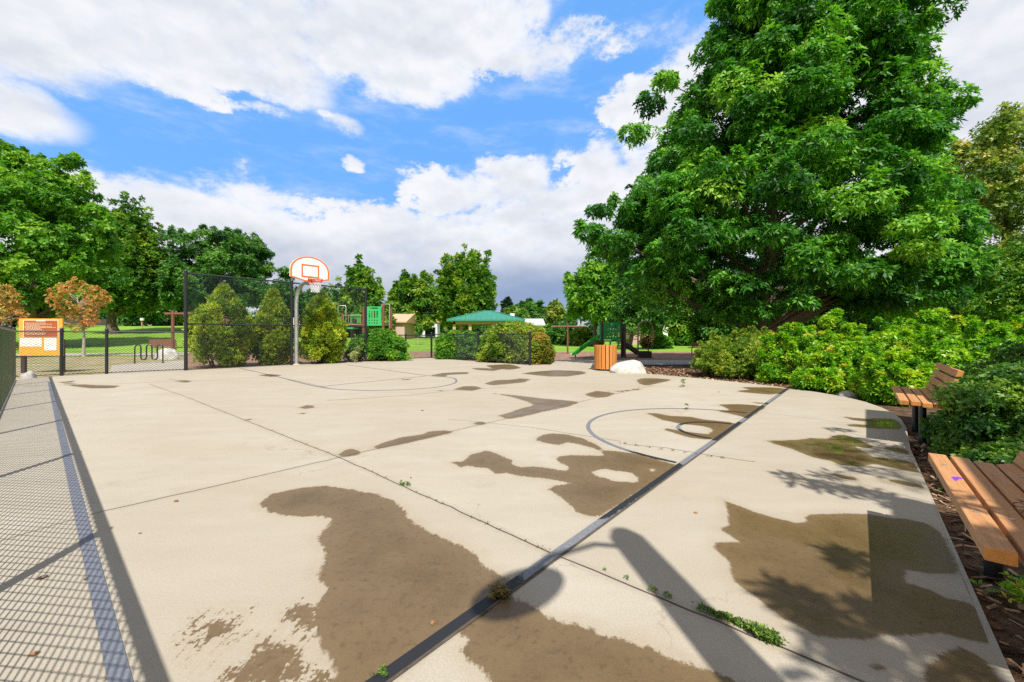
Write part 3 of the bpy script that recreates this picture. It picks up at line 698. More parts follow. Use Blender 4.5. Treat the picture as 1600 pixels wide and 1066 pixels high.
# ------------------------------------------------------------------ terrain and beds
ys = np.concatenate([np.linspace(-60, 20, 21), np.linspace(22, 60, 39), np.geomspace(62, 900, 30)])
xs = np.concatenate([-np.geomspace(900, 60, 20), np.linspace(-58, 58, 59), np.geomspace(60, 900, 20)])
V = [(x, y, T(x, y)) for y in ys for x in xs]; nx = len(xs)
m = MB(); m.add(V, [(j * nx + i, j * nx + i + 1, (j + 1) * nx + i + 1, (j + 1) * nx + i) for j in range(len(ys) - 1) for i in range(nx - 1)])
tag(m.build('lawn', M['grass'], smooth=True), kind='structure')

def sheet(name, pxs, z, mat, world_pts=None):
    g = [G(*p) for p in pxs] if world_pts is None else world_pts
    m = MB(); m.add([(x, y, z if y < 24 else T(x, y) + .06 + z) for x, y in g], [tuple(range(len(g)))])
    o = m.build(name, mat); 
    if o.data.polygons[0].normal.z < 0: o.data.flip_normals()
    return tag(o, kind='structure')
sheet('dry_verge', [(-420, 606), (-420, 557), (290, 556), (290, 582), (168, 589), (20, 599)], -.045, M['drygrass'])
sheet('footpath', [(-420, 557.5), (-420, 554), (300, 551.5), (300, 554.5)], -.030, M['path'])
sheet('footpath', [(168, 588), (290, 581), (331, 579), (327, 564), (300, 561), (175, 569)], -.036, M['path'])
sheet('footpath', [(22, 594), (168, 587.5), (168, 584), (22, 589)], -.033, M['path'])
sheet('playground_mulch', [(291, 581), (640, 563), (675, 561), (744, 567), (829, 573), (866, 572), (872, 561), (920, 549.5), (290, 549.5)], -.042, M['mulch'])
sheet('playground_mulch', [(870, 564), (1300, 566), (1290, 549.0), (870, 549.5)], -.043, M['mulch'])
sheet('footpath', [(640, 563), (676, 561), (662, 550.5), (650, 550.5)], -.030, M['path'])
sheet('footpath', [(866, 571.5), (866, 562.2), (1000, 562.0), (1320, 562.5), (1320, 568), (1010, 569), (925, 568.3)], -.025, M['path'])
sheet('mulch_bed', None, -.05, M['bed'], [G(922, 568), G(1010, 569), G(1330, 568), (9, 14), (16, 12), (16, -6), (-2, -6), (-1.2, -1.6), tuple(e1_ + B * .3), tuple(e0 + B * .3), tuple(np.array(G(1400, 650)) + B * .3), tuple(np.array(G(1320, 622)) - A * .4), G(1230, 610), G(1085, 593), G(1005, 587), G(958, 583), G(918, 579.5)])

# ------------------------------------------------------------------ chain link fences
def mesh_panel(length, h, w=.084, r=.0026, ch=.066):
    """crossing diagonal wires: diamonds w wide and ch high"""
    m = MB(); run = h * w / ch; k = int((length + run) / w) + 1
    for s_, off in ((1, .0022), (-1, -.0022)):
        for i in range(-1, k + 1):
            xa = i * w - run if s_ > 0 else i * w; xb = xa + s_ * run
            lo, hi = ((xa, 0), (xb, h)) if xa < xb else ((xb, h), (xa, 0))
            if hi[0] <= .002 or lo[0] >= length - .002: continue
            cl = lambda x, p, q: p[1] + (q[1] - p[1]) * (x - p[0]) / (q[0] - p[0])
            a_, b_ = lo, hi
            if lo[0] < 0: a_ = (0, cl(0, lo, hi))
            if hi[0] > length: b_ = (length, cl(length, lo, hi))
            if b_[0] - a_[0] < .004: continue
            m.tube([(a_[0], off, a_[1]), (b_[0], off, b_[1])], r, 3, caps=False)
    return m
def fence(name, label, p0, p1, h, posts, group=None, bottom=True, mid=False, post_r=.032, rail_r=.021, top_over=.05, wire=.0026, heavy=(), collar=True):
    p0, p1 = Vector(p0), Vector(p1); L = (p1 - p0).length
    root = thing(name, label, 'fence', (p0.x, p0.y, 0), math.atan2(p1.y - p0.y, p1.x - p0.x), group)
    mm = mesh_panel(L, h - .03, r=wire)
    for v in range(len(mm.v)): mm.v[v] = (mm.v[v][0], mm.v[v][1], mm.v[v][2] + .035)
    mm.build('chain_link_mesh', M['mesh'], root)
    MB().tube([(0, 0, h), (L, 0, h)], rail_r, 8).build('top_rail', M['black'], root, True)
    if bottom: MB().tube([(0, 0, .035), (L, 0, .035)], .012, 6).build('bottom_rail', M['black'], root, True)
    if mid: MB().tube([(0, 0, h * .48), (L, 0, h * .48)], rail_r, 8).build('middle_rail', M['black'], root, True)
    for i, s in enumerate(posts):
        r = post_r * (1.5 if i in heavy else 1); hh = h + top_over
        pr = MB().tube([(s, -.03 if not heavy else 0, -.1), (s, -.03 if not heavy else 0, hh)], r, 10).build('post', M['black'], root, True)
        MB().lathe([(r * 1.12, 0), (r * 1.1, .02), (r * .7, .045), (.004, .055)], (s, -.03 if not heavy else 0, hh), 10).build('post_cap', M['black'], pr, True)
    return root
fp = lambda px, py: Vector(G(px, py))
# left fence: from the far corner to the near corner of the court
c_far = Vector((FL(9.93), 9.93)); near = Vector((FL(-.9), -.9)); dl = (near - c_far).normalized(); LL = (near - c_far).length
b1 = (Vector((FL(1.36), 1.36)) - c_far).length
ps = sorted([b1 + 2.3 * k for k in range(-6, 3) if 0 <= b1 + 2.3 * k <= LL])
fence('low_chain_link_fence', 'low black chain link fence running along the left side of the court, seen end on', c_far, near, 1.2, ps, 'black chain link fences round the court', rail_r=.026, post_r=.03, wire=.0030)
gA = fp(20, 590.5); gB = fp(290, 578.9)
LA = (gB - gA).length; on = lambda px, py, g0: (fp(px, py) - g0).length
fence('low_chain_link_fence', 'low black chain link fence in front of the yellow notice board and bike rack', gA, gB, 1.2, [.02, on(97, 587, gA), on(167, 584, gA)], 'black chain link fences round the court', post_r=.036, wire=.0036)
gC = fp(571, 564.9)
tl = (gC - gB).length
fence('tall_chain_link_fence', 'tall black chain link fence standing behind the basketball hoop', gB, gC, 3.05, [0, on(452, 570.3, gB), tl], 'black chain link fences round the court', mid=True, post_r=.05, rail_r=.026, wire=.0027)
gD = fp(675, 559.4)
fence('low_chain_link_fence', 'low black chain link fence before the rounded green hedge, right of the tall fence', gC + (gD - gC).normalized() * .08, gD, 1.12, [on(627, 561.5, gC)], 'black chain link fences round the court', post_r=.036, wire=.003)
gE = fp(829, 570.8)
fence('low_chain_link_fence', 'low black chain link fence in front of the clipped hedge and the large round bush', gD, gE, 1.16, [0, on(744, 565, gD), (gE - gD).length], 'black chain link fences round the court', post_r=.05, wire=.003)

# ------------------------------------------------------------------ basketball hoop
hb = G(463, 570.3); fd = Vector((-B[0], -B[1])); hr = math.atan2(fd.y, fd.x)    # local +x faces the court
root = thing('basketball_hoop', 'galvanised gooseneck basketball hoop with white fan backboard, orange trim and net', 'basketball hoop', (hb[0], hb[1], 0), hr)
pp = [(0, 0, -.2), (0, 0, 1.2), (0, 0, 2.25)]
for i in range(1, 9):
    a = i / 8 * math.pi / 2; pp.append((.75 * (1 - math.cos(a)), 0, 2.25 + .75 * math.sin(a)))
pp.append((1.05, 0, 3.0))
MB().tube(pp, [.072] * 3 + [.07] * 9, 14).build('pole', M['galv'], root, True)
MB().lathe([(.17, 0), (.17, .012), (.10, .03), (.08, .05)], (0, 0, .0), 16).build('base_collar', M['path'], root, True)
br = MB()
for sy in (-.28, .28): br.tube([(.75, 0, 3.0), (1.13, sy, 3.35)], .018, 6).tube([(.75, 0, 2.99), (1.13, sy * .6, 3.02)], .018, 6)
br.box((1.125, 0, 3.2), (.02, .62, .05)).build('bracket', M['galv'], root)
def fan(s=1.0, n=26):
    w, hb_, ht = .685, .36, .86; pts = []
    pts = [(-w + .10, 0), (w - .10, 0), ]
    low = [(-.22, 0), (.22, 0), (w, .12), (w, .36)]
    for i in range(1, n): a = math.pi * i / n; low.append((w * math.cos(a), .36 + .53 * math.sin(a)))
    low.append((-w, .36)); low.append((-w, .12))
    cy = .45; return [(x * s, cy + (y - cy) * s) for x, y in low]
z0 = 3.0; xb = 1.2
MB().ext([(xb - .03, y, z0 + z) for y, z in fan()], (.03, 0, 0)).build('backboard', M['white'], root)
bdo, bdi = fan(.985), fan(.90)
def ring3(xo, o_, i_, t):
    m = MB(); n = len(o_); v = []
    for x in (xo, xo + t): v += [(x, y, z0 + z) for y, z in o_] + [(x, y, z0 + z) for y, z in i_]
    f = []
    for k in range(n):
        k2 = (k + 1) % n
        f += [(k, k2, n + k2, n + k), (2 * n + k, 2 * n + k2, 3 * n + k2, 3 * n + k), (k, k2, 2 * n + k2, 2 * n + k), (n + k, n + k2, 3 * n + k2, 3 * n + k)]
    return m.add(v, f)
bk = ring3(xb + .003, bdo, bdi, .004).build('backboard_trim', M['orange_paint'], root)
sq_o = [(-.305, .14), (.305, .14), (.305, .60), (-.305, .60)]; sq_i = [(-.255, .19), (.255, .19), (.255, .55), (-.255, .55)]
ring3(xb + .003, sq_o, sq_i, .004).build('target_square', M['orange_paint'], root)
rc = (xb + .17 + .2286, 0, 3.06)
rm = MB(); 
for dz in (0, -.035): rm.tube([(rc[0] + .232 * math.cos(a), .232 * math.sin(a), rc[2] + dz) for a in np.linspace(0, 2 * math.pi, 29)], .011, 6)
rm.box((xb + .09, 0, rc[2] - .02), (.17, .16, .035)).box((xb + .012, 0, rc[2] - .05), (.012, .16, .16))
rm.tube([(xb + .02, -.06, rc[2] - .12), (rc[0] - .19, -.12, rc[2] - .03)], .009, 6).tube([(xb + .02, .06, rc[2] - .12), (rc[0] - .19, .12, rc[2] - .03)], .009, 6)
rm.build('rim', M['rim'], root, True)
nt = MB(); nn = 12; lv = [(0, .225), (-.09, .20), (-.18, .165), (-.27, .145), (-.36, .135), (-.43, .14)]
for i in range(len(lv) - 1):
    for k in range(nn):
        a0 = 2 * math.pi * (k + (.5 if i % 2 else 0)) / nn
        for s in (-.5, .5):
            a1 = a0 + s * 2 * math.pi / nn
            nt.tube([(rc[0] + lv[i][1] * math.cos(a0), lv[i][1] * math.sin(a0), rc[2] - .04 + lv[i][0]), (rc[0] + lv[i + 1][1] * math.cos(a1), lv[i + 1][1] * math.sin(a1), rc[2] - .04 + lv[i + 1][0])], .0065, 3, mi=1 if i == 0 else 0)
nt.build('net', [M['net'], M['netred']], root)

# ------------------------------------------------------------------ notice board behind the corner of the fence
nb = G(65, 580.5); s12 = nb[1] / F
root = thing('notice_board', 'yellow wooden notice board with brown panel and white papers on dark posts behind the fence', 'notice board', (nb[0], nb[1], -.06), math.radians(4))
wz = lambda py: CH + (HY - py) * s12 + .06; wx = lambda px: (px - 65) * s12
bd = MB().box((0, 0, (wz(498) + wz(556)) / 2), (wx(96.5) - wx(33.5), .05, wz(498) - wz(556)), bev=.006).build('board', M['sign_wood'], root)
for px in (37, 93):
    MB().box((wx(px), .045, wz(556) / 2 + .25), (.11, .07, wz(556) + .5)).build('post', M['brown_steel'], root)
MB().box((wx(65.5), -.030, (wz(500) + wz(527)) / 2), (wx(91) - wx(40.5), .010, wz(500) - wz(527))).build('frame', M['cream'], root)
pn = MB().box((wx(65.7), -.037, (wz(501) + wz(526.3)) / 2), (wx(90) - wx(41.6), .008, wz(501) - wz(526.3))).build('printed_panel', M['sign_brown'], root)
tx = MB(); rg = random.Random(4)
tx.box((wx(66), -.043, wz(501.7)), (.26, .003, .026))
for r in range(11):
    y = 505 + r * 1.75; x = 43 + (rg.random() * 1.5 if r % 4 else 0); xe = rg.choice([66, 72, 80, 86, 62])
    while x < xe:
        w = rg.uniform(.8, 3.2); tx.box((wx(x + w / 2), -.0425, wz(y)), (w * s12 * .9, .003, .013)); x += w + .7
tx.build('lettering', M['cream'], pn)
for (x0, y0, x1, y1) in ((35.5, 528.5, 66.5, 541.5), (70.5, 528.5, 88, 547.5)):
    pb = MB().box((wx((x0 + x1) / 2), -.028, (wz(y0) + wz(y1)) / 2), ((x1 - x0) * s12, .005, (y1 - y0) * s12)).build('paper_notice', M['paper'], root)
    tx = MB(); y = y0 + 2
    while y < y1 - 1.2:
        x = x0 + 1.5
        while x < x1 - 2.5:
            w = rg.uniform(.6, 2.2); tx.box((wx(x + w / 2), -.0315, wz(y)), (w * s12 * .8, .002, .006)); x += w + .6
        y += 1.6
    tx.build('lettering', M['ink'], pb)

# ------------------------------------------------------------------ bike rack, trash can, boulders
br_ = G(236, 567.6, -.036)
root = thing('bike_rack', 'black wavy steel bike rack on the pale concrete behind the fence', 'bike rack', (br_[0], br_[1], -.036), math.radians(18))
w, hh = .15, .80; path = []
x = -.54; pts_ = [(x, 0, -.02), (x, 0, hh - .16)]
up = True; sx = x
for j in range(3):
    top_c = sx + w / 2 + .035; r = .092
    for i in range(1, 9): a = math.pi - math.pi * i / 8; pts_.append((top_c + r * math.cos(a), 0, hh - .14 + r * math.sin(a)))
    ex_ = top_c + r
    if j < 2:
        pts_.append((ex_, 0, .26)); bc = ex_ + r
        for i in range(1, 9): a = math.pi + math.pi * i / 8; pts_.append((bc + r * math.cos(a), 0, .24 + r * math.sin(a)))
        sx = bc + r - 0.0; pts_.append((sx, 0, hh - .16)); sx = sx
        top_c = sx + r
        sx = sx + r - w / 2 - .035
    else: pts_.append((ex_, 0, -.02))
MB().tube(pts_, .026, 8).build('rack_tube', M['black'], root, True)
for xx in (-.54, pts_[-1][0]): MB().lathe([(.06, 0), (.06, .01), (.03, .02)], (xx, 0, -.0), 10).build('base_flange', M['black'], root, True)

tg = G(946, 578.5); sc = tg[1] / F
root = thing('trash_can', 'orange slatted timber litter bin beside the white boulder', 'litter bin', (tg[0], tg[1], -.02), .3)
R0 = 16.3 * sc; H0 = (578.5 - 538.5) * sc
ns_ = 18
for k in range(ns_):
    a = 2 * math.pi * (k + .5) / ns_; rw_ = 2 * R0 * math.tan(math.pi / ns_) * .80
    mbx = MB().box((R0 * math.cos(a), R0 * math.sin(a), .07 + (H0 - .07) / 2), (.035, rw_, H0 - .07), Matrix.Rotation(a, 3, 'Z'), bev=.006)
    mbx.build('slat', M['can'], root)
MB().lathe([(R0 - .03, .10), (R0 - .03, H0 - .03), (R0 - .06, H0 - .03), (R0 - .06, .13)], n=20).build('liner', M['black'], root, True)
for zz in (.16, H0 - .12): MB().tube([((R0 - .022) * math.cos(a), (R0 - .022) * math.sin(a), zz) for a in np.linspace(0, 2 * math.pi, 25)], .012, 6).build('hoop_band', M['black'], root)
for k in range(3): a = 2.1 * k + .4; MB().box((.2 * math.cos(a), .2 * math.sin(a), .05), (.05, .05, .12)).build('foot', M['black'], root)

def boulder(name, label, loc, size, mat, seed, group=None):
    bm = bmesh.new(); bmesh.ops.create_icosphere(bm, subdivisions=4, radius=1); rg = np.random.default_rng(seed)
    ph = rg.uniform(0, 6, (8, 3)); fr = rg.uniform(.8, 4.5, (8, 3)) * rg.choice([-1, 1], (8, 3))
    pl = norm(rg.normal(size=(9, 3)) + np.array([0, 0, .4])); pd = rg.uniform(.72, .95, 9)
    for v in bm.verts:
        p = np.array(v.co); s = 1 + sum(.035 * math.sin(fr[i] @ p + ph[i].sum()) for i in range(8)); p = p * s
        for n_, d_ in zip(pl, pd):
            e = p @ n_ - d_
            if e > 0: p = p - n_ * e * .8
        v.co = Vector((p[0] * size[0], p[1] * size[1], max(p[2], -.25) * size[2]))
    me = bpy.data.meshes.new(name); bm.to_mesh(me); bm.free(); me.materials.append(mat); me.polygons.foreach_set('use_smooth', [True] * len(me.polygons))
    o = bpy.data.objects.new(name, me); COL.objects.link(o); o.location = loc; return tag(o, label, 'boulder', group)
rg_ = G(986, 583.2)
boulder('boulder', 'large smooth white boulder beside the orange litter bin', (rg_[0], rg_[1] + .25, .0), (.62, .42, .40), M['rock'], 2)
r2_ = G(225, 562.5); boulder('boulder', 'pale grey boulder behind the bike rack, by the brown bench', (r2_[0], r2_[1] + 1.2, -.05), (.52, .4, .62), M['rock'], 5)
r3_ = G(27, 590.8); boulder('boulder', 'low grey rock at the fence corner beneath the notice board', (r3_[0] + .05, r3_[1] + .2, -.03), (.15, .15, .20), M['rock_grey'], 8)
r4_ = G(1333, 624); boulder('boulder', 'small pale rock half hidden under the bright green shrubs', (r4_[0] + .22, r4_[1] + .36, -.05), (.17, .14, .16), M['rock_grey'], 11)

# ------------------------------------------------------------------ benches beside the court
PROF = [(.035, .425, 0, 1), (.116, .423, -2, 1), (.197, .413, 0, 1), (.277, .420, 16, 1), (.325, .478, 68, 1), (.352, .560, 72, 1), (.378, .642, 74, 1), (.402, .722, 76, 1)]
def court_bench(label, s0, length):
    rz = math.atan2(A[1], A[0])        # local x along the bench (away), local -y is away from the court
    root = thing('park_bench', label, 'bench', (s0[0], s0[1], 0), rz, 'slatted benches beside the court')
    for i, (py, pz, ang, _) in enumerate(PROF):
        R = Matrix.Rotation(math.radians(-ang), 3, 'X')
        s = MB().box((length / 2, -py, pz), (length, .066, .042), R, bev=.006)
        # end grain faces use the second material
        o = s.build('seat_slat' if i < 4 else 'back_slat', [M['plank'], M['plank_end']], root)
        for p in o.data.polygons:
            if abs(p.normal.x) > .9: p.material_index = 1
    for xx in (length * .26, length * .80):
        m = MB()
        m.tube([(xx, -.19, -.15), (xx, -.19, .375)], .030, 12)
        m.tube([(xx, -.01, .385), (xx, -.22, .372), (xx, -.30, .392), (xx, -.345, .45), (xx, -.425, .76)], .017, 8)
        m.build('leg', M['black'], root, True)
    return root
bz = .425 + .021
p_near = np.array(G(1536, 853, bz)); p_far = np.array(G(1449, 707, bz)); L1 = np.linalg.norm(p_far - p_near)
b_1 = court_bench('cedar slatted bench nearest the camera with a purple paint mark on its front slat', p_near, L1)
p2n = np.array(G(1405, 625.3, bz)); p2f = np.array(G(1393.6, 603.2, bz)); L2 = np.linalg.norm(p2f - p2n)
b_2 = court_bench('smaller looking slatted bench farther along, half hidden by the dark bush', p2n, L2)
b_1.rotation_euler.z = math.atan2(*(p_far - p_near)[::-1]); b_2.rotation_euler.z = math.atan2(*(p2f - p2n)[::-1])
for xx in (L1 * .26, L1 * .80):
    for (py_, pz_, ang_, _) in PROF:
        nrm_ = Vector((0, math.sin(math.radians(ang_)), math.cos(math.radians(ang_))))
        c_ = Vector((xx, -py_, pz_)) + nrm_ * .0215
        MB().tube([c_ - nrm_ * .003, c_ + nrm_ * .0022], .007, 10).build('bolt', M['galv'], b_1)
rg = random.Random(2)
m = MB(); zz = bz + .0012
def blob(m, cx, cy, rx, ry, z, n=14, seed=0):
    r = random.Random(seed); m.add([(cx + rx * math.cos(2 * math.pi * k / n) * r.uniform(.6, 1.2), cy + ry * math.sin(2 * math.pi * k / n) * r.uniform(.6, 1.2), z) for k in range(n)], [tuple(range(n))])
blob(m, L1 * .61, -.040, .035, .010, zz, seed=1); blob(m, L1 * .63, -.052, .014, .018, zz + .0004, seed=2)
sp = MB(); sp.v = m.v; sp.f = m.f; sp.mi = m.mi
o = sp.build('paint_mark', M['purple'], b_1); o['label'] = 'purple paint mark'
m = MB()
for j in range(9):
    cx = L1 * (.34 + .018 * j); cyy = -.197 + .02 * math.sin(j * 2.3)
    m.tube([(cx + .028 * math.cos(a), cyy + .016 * math.sin(a * 1.0 + j), .4350) for a in np.linspace(0, 5.2, 12)], .0014, 3)
o = m.build('graffiti', M['blackmark'], b_1); o['label'] = 'black marker scribble'

# shade canopies over the benches, standing outside the picture; their edges fall on the slab
def canopy(label, c0, c1, H, wdt):
    """c0, c1: two court side corners of the shade on the slab"""
    sh = -SH * COT * H; a = np.array(c0) + sh; b = np.array(c1) + sh; Lc = np.linalg.norm(b - a); rz = math.atan2(*(b - a)[::-1])
    root = thing('shade_canopy', label, 'shade canopy', (a[0], a[1], 0), rz, 'flat shade canopies beside the benches')
    MB().box((Lc / 2, -wdt / 2, H), (Lc, wdt, .05), bev=.01).build('roof_panel', M['brown_steel'], root)
    for xx in (.2, Lc - .2):
        MB().tube([(xx, -wdt + .3, -.1), (xx, -wdt + .3, H - .03)], .04, 8).build('post', M['brown_steel'], root, True)
qq = -B * .12
canopy('flat dark shade canopy on two posts over the nearest bench', tuple(np.array((1.44, 1.645)) + qq), tuple(np.array(G(1355, 769)) + qq), 2.9, 1.5)
canopy('flat dark shade canopy on two posts over the farther bench', G(1354, 667), G(1354, 640), 2.9, 1.6)

# park lamp behind the viewer whose shadow lies over the slab
lt = np.array([.60, 2.22]); Hl = 3.75; lb = lt - SH * COT * Hl
root = thing('park_lamp', 'tall park lamp post with a hanging head on a thin curved arm', 'lamp post', (lb[0], lb[1], 0))
MB().tube([(0, 0, -.1), (0, 0, 1.2), (0, 0, Hl - .1), (0, 0, Hl)], [.115, .11, .095, .06], 14).build('pole', M['brown_steel'], root, True)
hd = np.array([.03, 1.73]) - SH * COT * 3.45 - lb
MB().tube([(0, 0, Hl - .22), (hd[0] * .3, hd[1] * .3, Hl - .06), (hd[0] * .7, hd[1] * .7, Hl - .08), (hd[0], hd[1], 3.52)], .02, 8).build('arm', M['brown_steel'], root, True)
MB().tube([(hd[0] + math.cos(.62) * .23 * math.sin(a), hd[1] + math.sin(.62) * .23 * math.sin(a), 3.42) for a in np.linspace(-1.5, 1.5, 11)], [.115 * max(.08, math.cos(a)) for a in np.linspace(-1.5, 1.5, 11)], 14).build('lamp_head', M['brown_steel'], root, True)

# ------------------------------------------------------------------ playgrounds
def slot_panel(w, h, t, slots):
    """a panel in the xz plane, origin at the lower middle, with rectangular holes (bands of cells)"""
    m = MB(); xs_ = sorted({-w / 2, w / 2} | {s[0] for s in slots} | {s[1] for s in slots}); zs_ = sorted({0, h} | {s[2] for s in slots} | {s[3] for s in slots})
    for x0, x1 in zip(xs_, xs_[1:]):
        for z0_, z1_ in zip(zs_, zs_[1:]):
            cx_, cz_ = (x0 + x1) / 2, (z0_ + z1_) / 2
            if any(s[0] < cx_ < s[1] and s[2] < cz_ < s[3] for s in slots): continue
            m.box((cx_, 0, cz_), (x1 - x0, t, z1_ - z0_))
    return m
# right playground: small set with the green slide
d0 = 21.0; pc = ((972 - CX) / F * d0, d0); s = d0 / F
root = thing('toddler_play_set', 'small green and brown play set with a straight slide, behind the litter bin', 'play set', (pc[0], pc[1], -.04))
X = lambda px: (px - 972) * s
Zp = lambda py, d=d0: CH + .04 + (HY - py) * d / F
for nm, px, top, dy in (('post', 941, 501, 0), ('post', 971.5, 502, 0), ('post', 975, 506, -.15), ('post', 943.5, 506, 1.0), ('post', 981.5, 506, .9)):
    MB().tube([(X(px), dy, -.1), (X(px), dy, Zp(top))], .055, 10).build(nm, M['brown_steel'], root, True)
pw = X(969.5) - X(942.5); pm = slot_panel(pw, Zp(504) - Zp(531), .05, [(-pw / 2 + .17 + i * .145, -pw / 2 + .25 + i * .145, z0_, z1_) for i in range(5) for z0_, z1_ in ((.14, .40), (.50, .74))])
for i in range(len(pm.v)): pm.v[i] = (pm.v[i][0] + (X(942.5) + X(969.5)) / 2, pm.v[i][1] - .02, pm.v[i][2] + Zp(531))
pm.build('slotted_panel', M['green_plastic'], root)
MB().box(((X(941) + X(981)) / 2, .45, Zp(533)), (X(981) - X(941), 1.0, .06)).build('deck', M['deck'], root)
MB().tube([(X(959.5) + .22 * math.cos(a), -.06, Zp(537) + .22 * math.sin(a)) for a in np.linspace(0, 2 * math.pi, 25)], .045, 8).build('crawl_ring', M['lime_plastic'], root, True)
# slide: chute swept from the deck down to the left
chute = [(X(938), .35, Zp(527)), (X(932), .3, Zp(531)), (X(920), .2, Zp(539)), (X(908), .1, Zp(547)), (X(901), .0, Zp(552)), (X(892), -.05, Zp(554.5))]
m = MB(); prof = [(-.26, .16), (-.22, .16), (-.20, .02), (.20, .02), (.22, .16), (.26, .16), (.24, -.04), (-.24, -.04)]
vs = []
for i, c in enumerate(chute):
    k = .35 if i == len(chute) - 1 else 1
    for (a_, b_) in prof: vs.append((c[0], c[1] + a_, c[2] + (b_ if b_ > 0 else b_) * k))
n_ = len(prof); fs = [(i * n_ + k, i * n_ + (k + 1) % n_, (i + 1) * n_ + (k + 1) % n_, (i + 1) * n_ + k) for i in range(len(chute) - 1) for k in range(n_)] + [tuple(range(n_ - 1, -1, -1)), tuple(range((len(chute) - 1) * n_, len(chute) * n_))]
m.add(vs, fs).build('slide', M['slide'], root)
MB().tube([(X(899), 0, -.05), (X(899), 0, Zp(553))], .03, 6).build('slide_foot', M['brown_steel'], root)
MB().box((X(938.5), .32, Zp(520)), (.10, .62, .75), bev=.03).build('slide_hood', M['green_plastic'], root)
# step ladder, side rails and arch
m = MB(); a_, b_ = Vector((X(975), .1, Zp(533))), Vector((X(1000), -.1, Zp(551)))
for sy in (-.25, .25): m.ext([(a_.x, a_.y + sy, a_.z), (b_.x, b_.y + sy, b_.z), (b_.x, b_.y + sy, b_.z - .22), (a_.x, a_.y + sy, a_.z - .22)], (0, .04, 0))
for k in range(5): p = a_.lerp(b_, (k + .5) / 5); m.box((p.x, p.y + .02, p.z - .05), (.16, .5, .03))
m.build('steps', M['deck'], root)
MB().box((X(1006.5), -.1, .17), (X(1015) - X(999), .6, .36), bev=.02).build('step_block', M['deck'], root)
arch = [(X(995), -.2, -.05), (X(995), -.2, Zp(518))]
for i in range(1, 12): a = math.pi - math.pi * i / 12; arch.append((X(1009) + X(1009 + 972 - 995 + 0) * 0 + 14 * s * math.cos(a), -.2 + .5 * i / 12, Zp(515) + 14 * s * math.sin(a) * .95))
arch += [(X(1023), .3, Zp(518)), (X(1023), .3, Zp(530))]
MB().tube(arch, .04, 8).build('arch', M['tan_steel'], root, True)
m = MB()
for py in (516, 523, 530): m.tube([(X(974), -.1, Zp(py)), (X(995), -.2, Zp(py))], .022, 6)
m.tube([(X(982), .6, Zp(518)), (X(996), -.1, Zp(527))], .022, 6).build('rail', M['tan_steel'], root)
MB().tube([(X(1015), .2, -.05), (X(1015), .2, Zp(535))], .03, 6).build('rail_post', M['brown_steel'], root)

# swing frames: one post and a long beam
def swing(label, px, d, top, bot, beam_l, beam_r, beam_y, mat, group, r=.06, seats=()):
    s = d / F; root = thing('swing_frame', label, 'swing frame', ((px - CX) * s, d, T((px - CX) * s, d)), 0, group); gz = T((px - CX) * s, d)
    Z = lambda py: CH - gz + (HY - py) * s
    MB().tube([(0, 0, -.1), (0, 0, Z(top))], r, 10).build('post', mat, root, True)
    MB().tube([((beam_l - px) * s, 0, Z(beam_y)), ((beam_r - px) * s, 0, Z(beam_y))], r * .9, 10).build('beam', mat, root, True)
    for sx_ in seats:
        m = MB(); x0 = (sx_ - px) * s
        for dx in (-.25, .25): m.tube([(x0 + dx, 0, Z(beam_y)), (x0 + dx, 0, .5)], .012, 4)
        m.box((x0, 0, .48), (.52, .2, .03)).build('swing_seat', M['black'], root)
    return root
swing('brown single post swing frame beyond the left end of the green slide', 887, 25.5, 505, 552, 862, 916, 510.3, M['redbrown_steel'], 'single post swing frames', .055)
swing('tall brown swing frame behind the tall black fence post', 270, 22.0, 485, 556, 258, 330, 490.5, M['redbrown_steel'], 'single post swing frames', .075)

# left playground behind the hedge
d0 = 27.0; s = d0 / F; gx = (590 - CX) * s; gz = T(gx, d0)
root = thing('climbing_play_set', 'large play set with bright green slotted panel and brown posts above the rounded hedge', 'play set', (gx, d0, gz))
X = lambda px: (px - 590) * s
Z = lambda py: CH - gz + (HY - py) * s
for px, top, dy in ((599, 476, 0), (568, 480, 0), (572.5, 482, 1.1), (535, 489, 0), (540, 487, 1.1), (603, 480, 1.2)):
    MB().tube([(X(px), dy, -.1), (X(px), dy, Z(top))], .085, 10).build('post', M['redbrown_steel'], root, True)
pw = X(596) - X(572.5); hh_ = Z(479) - Z(509)
sl = [(-pw / 2 + .17 + i * .17, -pw / 2 + .25 + i * .17, .50, .98) for i in range(4)] + [(-.28, .28, 1.12, 1.2)] + [(-pw / 2 + .16 + i * .17, -pw / 2 + .24 + i * .17, z_0, z_0 + .08) for i in range(4) for z_0 in (.13, .31)]
pm = slot_panel(pw, hh_, .06, sl)
for i in range(len(pm.v)): pm.v[i] = (pm.v[i][0] + (X(572.5) + X(596)) / 2, pm.v[i][1], pm.v[i][2] + Z(509))
pm.build('slotted_panel', M['lime_plastic'], root)
MB().box(((X(547) + X(564)) / 2, .05, (Z(491) + Z(505)) / 2), (X(564) - X(547), .05, Z(491) - Z(505)), bev=.02).build('side_panel', M['slide'], root)
MB().lathe([(.16, 0), (.16, .04), (.12, .06), (.02, .06)], (0, 0, 0), 16).build('wheel_toy', M['brown_steel'], root).location = (X(554), -.02, Z(500))
root.children[-1].rotation_euler.x = math.radians(90)
MB().box(((X(537) + X(600)) / 2, .6, Z(507)), (X(600) - X(537), 1.2, .08)).build('deck', M['tan_steel'], root)
MB().box(((X(540) + X(553)) / 2, .3, Z(513)), (X(553) - X(540), .9, .10), bev=.03).build('roof_panel', M['lime_plastic'], root)
